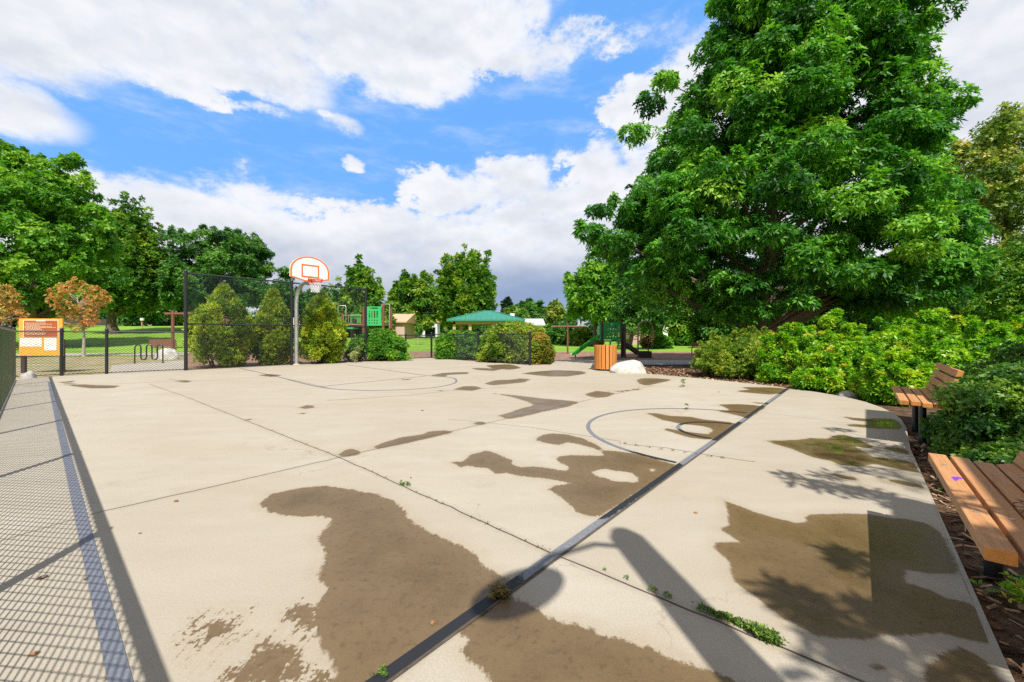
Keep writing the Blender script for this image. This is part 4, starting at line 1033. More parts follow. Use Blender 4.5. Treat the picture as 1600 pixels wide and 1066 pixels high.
for (xa, xb_, zt, zb) in ((529, 541, 478, 492), (597, 609, 475.5, 512)):
    m = MB().tube([(X(xa), -.05, Z(zb if xa < 560 else 480)), (X(xa), -.05, Z(zt + 1)), (X(xa) + .05, -.05, Z(zt)), (X(xb_) - .05, -.05, Z(zt)), (X(xb_), -.05, Z(zt + 1)), (X(xb_), -.05, Z(zb))], .03, 6); m.build('grab_rail', M['alu'], root, True)
m = MB()
for px in (537, 541, 545, 549, 560, 564): m.tube([(X(px), -.05, Z(506)), (X(px), -.05, Z(493))], .02, 5)
m.tube([(X(535), -.05, Z(493)), (X(566), -.05, Z(493))], .025, 5).build('balusters', M['tan_steel'], root)

# brown benches far off
def far_bench(label, px, py, d, wpx, rz):
    s = d / F; x = (px - CX) * s; gz = T(x, d) if d > 24 else -.045; root = thing('park_bench', label, 'bench', (x, d, gz), rz, 'brown benches on the far lawns'); w = wpx * s
    top = CH - gz + (HY - py) * s
    MB().box((0, .02, .44), (w, .42, .05), bev=.01).build('seat', M['brown_slat'], root)
    MB().box((0, -.22, (top + .50) / 2), (w, .05, top - .50), Matrix.Rotation(math.radians(8), 3, 'X'), bev=.01).build('backrest', M['brown_slat'], root)
    for sx_ in (-.36, .36):
        MB().tube([(sx_ * w, 0, -.1), (sx_ * w, 0, .42), (sx_ * w, -.2, .55)], .03, 6).build('leg', M['black'], root)
far_bench('brown slatted bench on the mulch at the far side of the right playground', 1089.5, 535.5, 24.5, 25, .1)
far_bench('long brown slatted bench behind the bike rack and the grey boulder', 260, 530.5, 24.5, 45, -.1)

# ------------------------------------------------------------------ pavilion, houses, far structures
d0 = 44.0; s = d0 / F; px0 = 762; gx = (px0 - CX) * s; gz = T(gx, d0)
root = thing('picnic_pavilion', 'open picnic pavilion with green hipped metal roof and tan posts', 'pavilion', (gx, d0, gz), math.radians(0))
Z = lambda py: CH - gz + (HY - py) * s
hw = 57 * s; ez, pz = Z(501.5), Z(485.5)
m = MB(); cs = [(-hw, -hw * .8, ez), (hw, -hw * .8, ez), (hw, hw * .8, ez), (-hw, hw * .8, ez)]
low_ = [(x, y, z - .14) for x, y, z in cs]
m.add(cs + low_ + [(-.25, 0, pz), (.25, 0, pz)], [(0, 1, 9, 8), (1, 2, 9), (2, 3, 8, 9), (3, 0, 8), (0, 4, 5, 1), (1, 5, 6, 2), (2, 6, 7, 3), (3, 7, 4, 0), (7, 6, 5, 4)])
rf = m.build('roof', M['green_roof'], root)
m = MB()
for k in range(15):
    t = (k + .5) / 15; x = -hw + 2 * hw * t; f_ = 1 - abs(x) / hw
    m.tube([(x, -hw * .8, ez + .02), (x, -hw * .8 * (1 - f_) , ez + (pz - ez) * f_ + .02)], .03, 4)
for sx_ in (-1, 1): m.tube([(sx_ * hw, -hw * .8, ez + .02), (sx_ * .25, 0, pz + .02)], .05, 5)
m.build('seam', M['green_roof'], rf)
m = MB()
for (xa, ya, xb2, yb) in ((-1, -1, 1, -1), (-1, 1, 1, 1), (-1, -1, -1, 1), (1, -1, 1, 1)):
    m.box(((xa + xb2) / 2 * hw * .82, (ya + yb) / 2 * hw * .66, ez - .3), (abs(xb2 - xa) * hw * .82 + .2, abs(yb - ya) * hw * .66 + .2, .3))
m.build('beam', M['beam'], root)
for (xa, ya) in ((-1, -1), (-.5, -1), (1, -1), (-1, 1), (1, 1), (.25, -1)):
    MB().box((xa * hw * .82, ya * hw * .66, (ez - .45) / 2), (.28, .28, ez - .45)).build('post', M['beam'], root)

def house(name, label, cat, pxl, pxr, py_base, py_eave, py_ridge, d, wallm, roofm, depth=8, gable='side', wins=(), chimney=None, group=None, z_base=None, over=.4):
    s = d / F; xl, xr = (pxl - CX) * s, (pxr - CX) * s; cx_ = (xl + xr) / 2; gz = T(cx_, d) if z_base is None else z_base; hw = (xr - xl) / 2
    root = thing(name, label, cat, (cx_, d, gz)); Z = lambda py: CH - gz + (HY - py) * s; e, r = Z(py_eave), Z(py_ridge)
    if gable == 'front':
        MB().ext([(-hw, 0, -.5), (hw, 0, -.5), (hw, 0, e), (0, 0, r), (-hw, 0, e)], (0, depth, 0)).build('wall', wallm, root)
        m = MB()
        for sx_ in (-1, 1):
            k = (r - e) / hw
            m.ext([(sx_ * (hw + over), -over, e - over * k + .04), (0, -over, r + .04), (0, -over, r + .22), (sx_ * (hw + over), -over, e - over * k + .22)], (0, depth + 2 * over, 0))
        rf = m.build('roof', roofm, root)
    else:
        MB().box((0, depth / 2, (e - .5) / 2), (2 * hw, depth, e + .5)).build('wall', wallm, root)
        m = MB(); o_ = over
        m.ext([(-hw - o_, -o_, e - .05), (-hw - o_, depth / 2, r), (-hw - o_, depth + o_, e - .05), (-hw - o_, depth + o_, e - .2), (-hw - o_, -o_, e - .2)], (2 * hw + 2 * o_, 0, 0))
        rf = m.build('roof', roofm, root)
    for (wx0, wx1, wy0, wy1) in wins:
        x0, x1, z1_, z0_ = (wx0 - CX) * s - cx_, (wx1 - CX) * s - cx_, Z(wy0), Z(wy1)
        fr_ = MB().box(((x0 + x1) / 2, -.03, (z0_ + z1_) / 2), (x1 - x0 + .16, .08, z1_ - z0_ + .16)).build('window', M['white'], root)
        MB().box(((x0 + x1) / 2, -.075, (z0_ + z1_) / 2), (x1 - x0, .02, z1_ - z0_)).build('pane', M['glass'], fr_)
    if chimney:
        x, w_, t_ = (chimney[0] - CX) * s - cx_, chimney[1] * s, Z(chimney[2])
        MB().box((x, depth * .4, (t_ + e) / 2), (w_, w_, t_ - e)).build(chimney[3] if len(chimney) > 3 else 'chimney', M['wall_white'], rf)
    return root
house('garage', 'small white gabled garage beyond the lawn, left of the pavilion', 'garage', 642, 683, 526, 504, 493, 70, M['wall_white'], M['roof_tan'], 7, 'front', over=.25)
house('house', 'low pale house with a grey roof and rooftop cooler beyond the pavilion', 'house', 770, 848, 530, 507, 496, 62, M['wall_white'], M['roof_grey'], 9, 'side', [(820, 828, 511, 518)], (800.5, 7, 488, 'rooftop_cooler'))
house('house', 'tan roofed house behind the small play set arch', 'house', 986, 1011, 541, 514, 505.5, 50, M['wall_pink'], M['roof_tan'], 7, 'side', [(996, 999, 517, 523)])
house('house', 'house with pale roof showing behind the hoop pole', 'house', 440, 492, 540, 509, 490, 48, M['wall_pink'], M['wall_tan'], 9, 'side')
house('house', 'long low brick house with terracotta roof at the far left lawn', 'house', 205, 345, 513, 501, 491, 88, M['wall_pink'], M['roof_terra'], 12, 'side', [(285, 291, 503, 508), (300, 306, 503, 508), (240, 246, 503, 508)])
house('shed', 'small grey garden shed behind the timber fence at right', 'shed', 1082, 1094, 541, 520, 517.5, 46, M['fence_wood'], M['roof_grey'], 3, 'side', over=.5)
house('house', 'grey house glimpsed behind trunks at the far left', 'house', -60, 30, 516, 503, 494, 75, M['wall_tan'], M['roof_grey'], 8, 'side', [(12, 20, 505, 511)])
house('house', 'pale pink house beside the large play set', 'house', 601, 632, 530, 502, 488, 55, M['wall_pink'], M['roof_tan'], 8, 'side')

def board_fence(label, pxl, pxr, py_top, d, mat, h_extra=0, group='timber fences behind the far lawns'):
    s = d / F; xl, xr = (pxl - CX) * s, (pxr - CX) * s; root = thing('timber_fence', label, 'fence', (xl, d, 0), 0, group)
    m = MB(); x = 0; rg = random.Random(int(pxl)); w = .15
    while x < xr - xl:
        g = T(xl + x, d); top = CH + (HY - py_top) * s + rg.uniform(-.03, .03)
        m.box((x + w / 2, 0, (top + g - .1) / 2), (w * .93, .025, top - g + .1)); x += w
    m.build('boards', mat, root)
    x = 0
    while x < xr - xl + .1:
        g = T(xl + x, d); top = CH + (HY - py_top) * s
        MB().box((x, .08, (top + g - .1) / 2), (.1, .1, top - g + .16)).build('post', mat, root); x += max(2.4, (xr - xl) / 40)
board_fence('weathered grey timber fence at the right end of the far lawn', 1046, 1200, 531.5, 47, M['fence_wood'])
board_fence('dark stained timber fence under the trees at far left', -80, 242, 499, 92, M['fence_dark'])
board_fence('dark timber fence beside the white garage', 595, 642, 513, 68, M['fence_dark'])

# utility pole and cables
def far_pole(label, px, base, top, d, r=.13, arms=True):
    s = d / F; x = (px - CX) * s; gz = T(x, d); root = thing('utility_pole', label, 'utility pole', (x, d, gz), 0, 'timber utility poles'); Z = CH - gz + (HY - top) * s
    MB().tube([(0, 0, -.2), (0, 0, Z)], [r, r * .75], 8).build('pole', M['pole_wood'], root, True)
    if arms: MB().box((0, -.12, Z - .5), (1.9, .1, .12)).build('crossarm', M['pole_wood'], root)
    MB().box((0, -r - .06, 1.5), (.45, .25, .9), bev=.03).build('equipment_box', M['white'], root)
far_pole('orange brown utility pole with a white box behind the play set arch', 1038, 541, 489, 40, .14, False)
far_pole('pale timber utility pole rising among the trees left of the pavilion', 697.5, 520, 441, 62, .2)
def cable(label, pts, r=.02):
    m = MB(); P0 = [Vector(P(*p)) for p in pts]; out = []
    for a, b in zip(P0, P0[1:]):
        for i in range(13): t = i / 12; v = a.lerp(b, t); v.z -= 4 * t * (1 - t) * .5; out.append(v)
    m.tube(out, r, 4); tag(m.build('power_cable', M['wire']), label, 'cable', 'overhead power cables')
cable('upper power cable crossing behind the pavilion', [(480, 478, 60), (697, 480, 60), (900, 488, 60), (1038, 492, 42)], .03)
cable('lower power cable crossing behind the pavilion', [(480, 483, 60), (697, 487, 60), (900, 493, 60), (1038, 496, 42)], .03)

# small things on the left lawn
yx = P(265, 508, 80); root = thing('slide_tower', 'yellow orange play tower far across the left lawn', 'play tower', (yx[0], yx[1], T(yx[0], yx[1])))
MB().box((0, 0, 1.6), (1.0, .9, 1.9), bev=.08).build('body', M['yellow'], root); MB().box((0, 0, .4), (.9, .8, .9)).build('base', M['yellow'], root)
yx = P(222, 508, 60); root = thing('bird_box', 'white box on a short orange timber post on the left lawn', 'box on post', (yx[0], yx[1], T(yx[0], yx[1])))
MB().box((0, 0, .35), (.14, .14, .9)).build('post', M['pole_wood'], root); MB().box((0, 0, 1.15), (.36, .3, .36), bev=.02).build('box', M['white'], root)
yx = P(672, 518, 66); root = thing('waste_cart', 'dark green wheeled waste cart beside the white garage', 'waste cart', (yx[0], yx[1], T(yx[0], yx[1])))
MB().prism([(-.75, -.4), (.75, -.4), (.8, .4), (-.8, .4)], .1, 1.5).build('body', M['carpaint'], root); MB().box((0, 0, 1.56), (1.7, .95, .12), bev=.03).build('lid', M['carpaint'], root)

# ------------------------------------------------------------------ trees
def at(px, d): return (px - CX) / F * d
# big tree on the right
d0 = 14.6; bx = at(1192, d0)
rows = [(-95, 1210, 1300), (-60, 1160, 1360), (-25, 1110, 1425), (10, 1085, 1440), (60, 1075, 1455), (120, 1055, 1440), (170, 1020, 1440), (230, 995, 1450), (290, 975, 1450), (340, 935, 1470), (385, 922, 1490), (430, 955, 1495), (465, 1000, 1465), (490, 1060, 1420)]
env = env_px(rows, d0, bx)
ex = []
for px, py, r in ((1480, 155, .75), (1445, 190, .7), (1425, 225, .7), (1500, 165, .45), (1465, 140, .5), (1415, 165, .6), (925, 365, .6), (935, 330, .45), (950, 395, .7), (1015, 165, .55), (1040, 130, .5), (990, 210, .6), (1480, 320, .6), (1510, 305, .5), (1500, 370, .6), (1510, 420, .5), (1450, 300, .7), (1480, 430, .8), (1440, 460, .8)):
    p = P(px, py, d0); ex.append((p[0] - bx, p[1] - d0, p[2] + .06, r))
tree('oak_tree', 'huge dense deep green oak filling the sky behind the bright shrubs', (bx, d0, -.06), env, 520, .78, 118, 6, .18, .074, M['leaf_main'], M['bark'], .27, seed=11, flat=.48, depth_k=.62, extra=ex, limbs=60, upbias=.45, trunk_top=.85, droop=.25, shell=.28)

# left trees
d0 = 31; bx = at(61, d0)
rows = [(240, -5, 30), (265, -30, 60), (290, -70, 130), (330, -100, 150), (370, -110, 168), (410, -120, 180), (450, -110, 180), (485, -90, 150)]
ex = [(*[a - b for a, b in zip(P(px, py, d0), (bx, d0, -.1))], r) for px, py, r in ((5, 245, .9), (40, 255, .8), (65, 262, .6), (100, 265, .8), (115, 258, .6), (130, 290, .8), (90, 290, .9), (150, 335, .8), (20, 280, 1.2), (165, 360, .8))]
tree('maple_tree', 'tall bright green maple at the left edge behind the notice board', (bx, d0, T(bx, d0)), env_px(rows, d0, bx), 260, 1.05, 90, 5, .28, .16, M['leaf_left'], M['bark'], .42, seed=21, flat=.65, depth_k=.7, extra=ex, limbs=40, trunk_top=.8)
d0 = 46; bx = at(178, d0)
rows = [(352, 195, 225), (375, 165, 238), (410, 140, 250), (450, 130, 256), (485, 130, 250), (500, 150, 230)]
tree('ash_tree', 'yellow green tree with upright shoots standing right of the tall maple', (bx, d0, T(bx, d0)), env_px(rows, d0, bx), 150, 1.15, 90, 5, .34, .17, M['leaf_mid'], M['bark'], .5, seed=22, flat=.9, depth_k=.8, limbs=30, rise=(.4, 1.5), upbias=.8, shoot=.55)
d0 = 50; bx = at(340, d0)
rows = [(378, 300, 370), (392, 268, 405), (415, 255, 432), (445, 250, 450), (475, 255, 455), (500, 270, 445)]
tree('locust_tree', 'broad dark green tree rising behind the tall chain link fence', (bx, d0, T(bx, d0)), env_px(rows, d0, bx), 200, 1.15, 90, 5, .34, .16, M['leaf_dark'], M['bark'], .5, seed=23, flat=.5, depth_k=.8, limbs=30)
GRP = 'trees across the far lawns'
def bgtree(name, label, px, d, rows, n, cr, mat, seed, flat=.8, per=70, L=None, rise=(.05, .8), upbias=.35, bark='bark', limbs=16, tr=.3, k=4, shoot=.25):
    bx = at(px, d); L = L or d * .0095; per = int(per * 1.3)
    return tree(name, label, (bx, d, T(bx, d)), [(z - T(bx, d), c, r) for z, c, r in env_px(rows, d, bx)], n, cr, per, k, L, L * .5, M[mat], M[bark], tr, seed=seed, flat=flat, depth_k=.8, limbs=limbs, rise=rise, upbias=upbias, group=GRP, shoot=shoot)
bgtree('broadleaf_tree', 'irregular tree with a tall leader right behind the backboard', 562, 52, [(418, 545, 565), (440, 535, 598), (465, 515, 605), (500, 500, 612), (520, 500, 612)], 85, .85, 'leaf_mid', 31, .9, shoot=.5)
bgtree('broadleaf_tree', 'rounded tree between the play set and the white garage', 643, 62, [(436, 622, 668), (450, 610, 682), (480, 604, 684), (508, 606, 680)], 85, 1.0, 'leaf_mid', 32, .8, shoot=.35)
bgtree('silver_maple', 'feathery tree with upright shoots directly left of the pavilion roof', 730, 60, [(412, 706, 758), (430, 690, 768), (455, 682, 776), (480, 682, 778), (505, 690, 770)], 120, .95, 'leaf_mid', 33, 1.5, rise=(.6, 2.), upbias=1.0, shoot=.75)
bgtree('shade_tree', 'light green tree at the back left of the small play set', 930, 42, [(408, 908, 975), (425, 885, 1000), (455, 875, 1010), (485, 878, 1005), (500, 890, 990)], 110, 1.0, 'leaf_left', 34, .8, tr=.25)
bgtree('broadleaf_tree', 'dark tree filling the gap behind the hoop pole', 470, 60, [(455, 440, 500), (470, 420, 530), (500, 420, 540)], 60, 1.3, 'leaf_dark', 35)
bgtree('broadleaf_tree', 'low distant tree right of the dark spruce', 832, 90, [(472, 815, 848), (485, 800, 862), (500, 800, 865)], 40, 1.6, 'leaf_dark', 36)
bgtree('broadleaf_tree', 'low yellow green distant tree behind the rooftop cooler', 805, 85, [(483, 785, 825), (497, 778, 830)], 30, 1.3, 'leaf_mid', 37)
bgtree('dry_tree', 'thin half bare tree beside the pale house end', 868, 52, [(470, 860, 880), (485, 852, 885), (515, 852, 885)], 26, .7, 'leaf_olive', 38, bark='twig', limbs=26, per=35)
bgtree('shade_tree', 'leafy tree behind the utility pole under the oak', 1060, 48, [(455, 1010, 1110), (480, 1000, 1130), (515, 1005, 1130)], 90, 1.2, 'leaf_mid', 39)
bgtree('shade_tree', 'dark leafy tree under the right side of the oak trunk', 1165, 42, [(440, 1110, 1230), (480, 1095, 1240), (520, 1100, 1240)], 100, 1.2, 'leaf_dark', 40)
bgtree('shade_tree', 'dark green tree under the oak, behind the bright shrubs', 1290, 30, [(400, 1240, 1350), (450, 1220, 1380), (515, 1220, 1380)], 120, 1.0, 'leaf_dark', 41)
bgtree('shade_tree', 'tall yellow green tree at the right edge of the view', 1560, 22, [(182, 1545, 1620), (205, 1495, 1670), (255, 1450, 1715), (330, 1440, 1720), (420, 1440, 1720), (490, 1450, 1700)], 210, .85, 'leaf_olive', 42, .6, per=85, L=.20)
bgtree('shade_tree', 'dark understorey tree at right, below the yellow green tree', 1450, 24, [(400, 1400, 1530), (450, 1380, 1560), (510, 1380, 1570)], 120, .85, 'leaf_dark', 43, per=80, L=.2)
bgtree('broadleaf_tree', 'dark green tree at the right edge behind the bright shrubs', 1600, 17, [(385, 1560, 1680), (420, 1530, 1720), (470, 1520, 1720), (515, 1520, 1720)], 110, .65, 'leaf_mid', 44, per=80, L=.15, tr=.2)
bgtree('broadleaf_tree', 'shaded tree behind the ash at far left', 215, 75, [(440, 190, 262), (465, 180, 270), (492, 185, 268)], 60, 1.7, 'leaf_dark', 45)
bgtree('broadleaf_tree', 'distant tree crown between the ash and the broad dark tree', 262, 80, [(462, 240, 290), (480, 235, 300), (498, 235, 300)], 45, 1.6, 'leaf_mid', 46)
bgtree('broadleaf_tree', 'shaded tree behind the maple trunk at far left', 20, 60, [(400, -40, 80), (450, -60, 100), (492, -60, 100)], 70, 1.7, 'leaf_dark', 47)
bgtree('broadleaf_tree', 'dark tree just right of the garage', 690, 75, [(450, 675, 705), (480, 665, 712), (512, 665, 712)], 40, 1.4, 'leaf_dark', 48)
bgtree('shade_tree', 'green tree behind the slide, shaded by the oak', 985, 34, [(425, 965, 1040), (460, 950, 1060), (500, 955, 1060)], 90, .9, 'leaf_dark', 49, tr=.22)
bgtree('shrub_tree', 'low yellow green flowering shrub row left of the slide', 915, 46, [(513, 895, 935), (522, 888, 942), (534, 890, 940)], 44, .55, 'leaf_olivebush', 50, per=50, limbs=8, tr=.06)
bgtree('shrub_tree', 'dusky purple brown shrub behind the play set arch', 1018, 38, [(513, 1010, 1026), (525, 1006, 1030), (540, 1008, 1028)], 26, .4, 'leaf_brownweed', 51, per=50, limbs=8, tr=.05)
bgtree('shrub_tree', 'green shrub right of the play set arch', 1032, 36, [(520, 1024, 1046), (532, 1020, 1050), (543, 1022, 1048)], 30, .4, 'leaf_left', 52, per=50, limbs=8, tr=.05)
bgtree('shrub_tree', 'green shrub at the foot of the timber fence', 1072, 45, [(515, 1062, 1082), (526, 1058, 1086)], 24, .6, 'leaf_left', 53, per=50, limbs=8, tr=.05)
bgtree('broadleaf_tree', 'dense hedge like tree behind the swing frame at centre right', 878, 50, [(500, 865, 895), (515, 850, 905), (535, 850, 905)], 50, .8, 'leaf_dark', 54)
# spruce far behind the pavilion
bgtree('spruce_tree', 'dark pointed spruce in the distance right of the pavilion peak', 792, 95, [(463, 791, 793), (475, 787, 798), (490, 783, 803), (502, 782, 804)], 40, .9, 'leaf_conifer', 55, .5, L=.8)

# far wood closing the horizon: one mass
rng = np.random.default_rng(99); cl_ = []; rr_ = []
for a_ in np.arange(-1.45, 1.6, .022):
    d = 125 + 25 * math.sin(a_ * 9); hgt_ = 7 + 3.5 * math.sin(a_ * 23) + 2 * math.sin(a_ * 61 + 1)
    for k in range(4): cl_.append((a_ * d + rng.normal(0, 1.2), d + rng.normal(0, 3), T(a_ * d, d) + hgt_ * (k + .4) / 4)); rr_.append(rng.uniform(1.5, 2.4))
cl_ = np.array(cl_); rr_ = np.array(rr_)
C, AX, Tn = clump_points(rng, cl_, np.stack([rr_, rr_, rr_], 1), 34); V, q, rn = leaves(rng, C, AX, Tn, 4, 1.0, .6)
tag(raw_mesh('far_woods', V, q, M['leaf_dark'], rn), 'low dark wood closing the view beyond the houses', 'woods', None, 'stuff')

# young trees on the lawn
ORG = 'young trees with scorched orange leaves'
for (px, d, rows, lab, sd2) in ((131, 22.3, [(430, 114, 126), (442, 90, 158), (460, 80, 168), (480, 90, 164), (500, 98, 154), (514, 110, 146)], 'young orange leaved tree with a white trunk, between board and bike rack', 61),
                               (-6, 20.5, [(436, -20, 15), (455, -50, 30), (478, -60, 42), (500, -50, 40), (515, -40, 20)], 'young orange leaved tree cut by the left edge, behind the fence corner', 62)):
    bx = at(px, d); tree('young_tree', lab, (bx, d, -.05), env_px(rows, d, bx), 66, .20, 15, 5, .13, .06, M['leaf_orange'], M['bark_pale'], .07, seed=sd2, flat=1.0, depth_k=.8, limbs=34, group=ORG, rise=(.3, 1.2), upbias=.6, trunk_top=.8)
bx = at(653, 42); tree('young_tree', 'thin sapling in front of the white garage', (bx, 42, T(bx, 42)), [(z - T(bx, 42), c, r) for z, c, r in env_px([(500, 650, 658), (506, 647, 661), (512, 650, 658)], 42, bx)], 12, .3, 20, 5, .2, .1, M['leaf_mid'], M['bark_pale'], .05, seed=63, limbs=8)

# out of frame tree at right whose twigs dapple the slab, bench and dark bush
ex = []
def tw(px, py, z, r): 
    g = np.array(G(px, py)) - SH * COT * z; ex.append((g[0] - 4.6, g[1] + 2.6, z + .05, r))
for a_ in ((1245, 748, 3.5, .12), (1275, 757, 3.6, .14), (1310, 764, 3.6, .13), (1350, 770, 3.8, .15), (1395, 780, 3.8, .14), (1290, 742, 3.8, .10), (1345, 690, 4.2, .16), (1390, 705, 4.2, .18), (1420, 722, 4.4, .2), (1310, 672, 4.3, .12), (1360, 735, 4, .14),
           (1345, 885, 3.3, .08), (1335, 870, 3.3, .06), (1250, 945, 3.4, .09), (1275, 965, 3.4, .10), (1300, 985, 3.5, .09), (1230, 930, 3.5, .06), (1370, 960, 3.4, .07), (1400, 975, 3.4, .08), (1330, 1025, 3.3, .10), (1370, 1040, 3.4, .12), (1420, 1055, 3.4, .10), (1480, 1070, 3.4, .10), (1300, 1050, 3.4, .09), (1440, 980, 3.4, .10), (1500, 1030, 3.2, .08),
           (1560, 960, 3.6, .12), (1580, 1020, 3.5, .15)): tw(*a_)
rg = np.random.default_rng(9)
for i in range(60):
    g = np.array([rg.uniform(4.2, 8), rg.uniform(2.2, 5.0)]); z = rg.uniform(3.6, 6.5)
    if g[0] < g[1] * 1.0: continue
    g = g - SH * COT * z; ex.append((g[0] - 4.6, g[1] + 2.6, z, rg.uniform(.3, .55)))
for i in range(40): ex.append((rg.normal(1.8, 1.4), rg.normal(-1, 1.4), rg.uniform(4, 9), rg.uniform(.5, .8)))
rng = np.random.default_rng(77); root = thing('shade_tree', 'leafy tree beside the benches that dapples the slab with shade', 'tree', (4.6, -2.6, -.05))
c = np.array([e[:3] for e in ex]); r = np.array([e[3] for e in ex])
Cc, Ax, Tn = [], [], []
for cc_, rr_ in zip(c, r):
    a1_, a2_, a3_ = clump_points(rng, [cc_], [np.array([rr_, rr_, rr_ * .6])], 8 + 150 * rr_ ** 1.6); Cc.append(a1_); Ax.append(a2_); Tn.append(a3_)
Vv, q, rn = leaves(rng, np.concatenate(Cc), np.concatenate(Ax), np.concatenate(Tn), 5, .13, .045); raw_mesh('crown', Vv, q, M['leaf_main'], rn, root)
m = MB(); m.tube([(0, 0, -.1), (.1, -.1, 2), (0, .1, 5), (.1, 0, 8.5)], [.24, .18, .12, .03], 10)
for j in range(0, len(c)):
    e = Vector(c[j]); s0 = Vector((.05, 0, max(2.0, e.z - .7 - .12 * Vector((e.x, e.y)).length))); md = s0.lerp(e, .55) + Vector((0, 0, .15)); k = 1 if r[j] > .3 else .45
    m.tube([s0, md, e], [.03 * k + .004, .014 * k + .003, .003], 5)
m.build('trunk', M['bark'], root, True)

# ------------------------------------------------------------------ shrubs
def shrub(name, label, loc, clumps, per, k, L, Wd, mat, seed, group=None, flat=.9, rise=(.1, 1.), upbias=.5, stems=14, shell=.42, droop=.1, under=.6, twigm='bark', cat='bush'):
    rng = np.random.default_rng(seed); root = thing(name, label, cat, loc, 0, group)
    c = np.array([q_[:3] for q_ in clumps], float); r = np.array([q_[3] for q_ in clumps]); rv = np.stack([r, r, r * flat], 1)
    pc = np.where(r < .075, .16, 1.0)
    parts_ = [clump_points(rng, [a_], [b_], max(5, per * p_), shell=shell, upbias=upbias, under=under) for a_, b_, p_ in zip(c, rv, pc)]
    C, AX, Tn = (np.concatenate([p_[i_] for p_ in parts_]) for i_ in range(3))
    ok = C[:, 2] > .01; C, AX, Tn = C[ok], AX[ok], Tn[ok]
    V, q, rn = leaves(rng, C, AX, Tn, k, L, Wd, rise, droop); raw_mesh('foliage', V, q, M[mat], rn, root)
    m = MB()
    for j in rng.permutation(len(c))[:stems]:
        e = Vector(c[j]); b = Vector((e.x * .35 + rng.normal(0, .03), e.y * .35 + rng.normal(0, .03), -.05)); md = b.lerp(e, .5) + Vector((0, 0, .08)); m.tube([b, md, e], [.014, .009, .004], 5)
    m.build('stems', M[twigm], root, True); return root

def dome(rng, n, rx, ry, h, cr, z0=.0, power=1.0):
    out = []
    for _ in range(n):
        a = rng.uniform(0, 2 * np.pi); z = rng.random() ** .9; rr = math.sqrt(max(0, 1 - (z ** 2.2))) ** power; u = .55 + .45 * rng.random() ** .6
        s = cr * rng.uniform(.75, 1.25); out.append((math.cos(a) * rr * (rx - s) * u * 1.0, math.sin(a) * rr * (ry - s) * u, z0 + s * .6 + z * (h - s * 1.5), s))
    return out

# junipers behind the tall fence
rng = np.random.default_rng(5)
for (px, pl, pr, top, d, lab, sd2) in ((348, 304, 393, 446, 14.5, 'wide upright juniper, leftmost of the three behind the tall fence', 71), (424, 399, 455, 453, 15.6, 'narrow pointed juniper in the middle, left of the hoop pole', 72), (503, 468, 538, 456, 16.2, 'upright juniper right of the hoop pole beneath the net', 73)):
    s = d / F; hw = (pr - pl) / 2 * s * 1.12; h = CH + .05 + (HY - top) * s; cl_ = []
    for i in range(150):
        z = rng.random() ** .85; prof = np.interp(z, [0, .12, .35, .55, .75, .9, 1], [.62, .9, 1.0, .88, .58, .32, .06]); a = rng.uniform(0, 2 * np.pi); u = .5 + .5 * rng.random() ** .5
        sr = .20 * (1.15 - .5 * z); rr = max(0, hw * prof - sr * .8)
        cl_.append((math.cos(a) * rr * u, math.sin(a) * rr * u, .12 + z * (h - .3), sr))
    x = ((pl + pr) / 2 - CX) * s
    shrub('juniper', lab, (x, d, -.045), cl_, 110, 5, .12, .030, 'leaf_juniper', sd2, 'junipers behind the tall fence', flat=1.5, rise=(.8, 2.6), upbias=1.1, stems=20, droop=0, shell=.38)
# rounded hedge right of the tall fence
s = 17.6 / F; x = (587 - CX) * s
shrub('round_hedge', 'rounded glossy green hedge beneath the large play set', (x, 17.9, -.045), dome(rng, 130, 55 * s, .95, 1.46, .27), 170, 5, .08, .04, 'leaf_shrub', 74, stems=12, shell=.3)
s = 16.2 / F; x = (547 - CX) * s
shrub('small_shrub', 'small pale leaved shrub between juniper and rounded hedge', (x, 16.6, -.045), [(0, 0, .2, .15), (.08, 0, .42, .14), (-.1, 0, .35, .12), (.14, .02, .6, .08)], 45, 5, .06, .03, 'leaf_pale', 75, stems=4)
s = 18.3 / F; x = (714 - CX) * s
shrub('clipped_hedge', 'low clipped dark green hedge behind the fence beside the gap', (x, 19.2, -.045), dome(rng, 130, 1.3, .75, 1.42, .25, power=.45), 150, 5, .08, .04, 'leaf_shrub', 76, stems=12, shell=.3)
s = 16.2 / F; x = (806 - CX) * s
shrub('autumn_bush', 'large round bush turning yellow and orange behind the fence end', (x, 17.1, -.045), dome(rng, 210, 67 * s, 1.4, 1.76, .28, power=.75), 150, 5, .08, .035, 'leaf_olivebush', 77, stems=16, shell=.32, rise=(.4, 1.6), upbias=.8)
s = 15.4 / F; x = (845 - CX) * s
shrub('autumn_bush', 'orange tinted bush at the right end of the round bush', (x, 16.6, -.045), dome(rng, 90, .72, .8, 1.3, .24), 120, 5, .075, .035, 'leaf_autumn', 78, stems=10, shell=.34, rise=(.4, 1.6), upbias=.8)

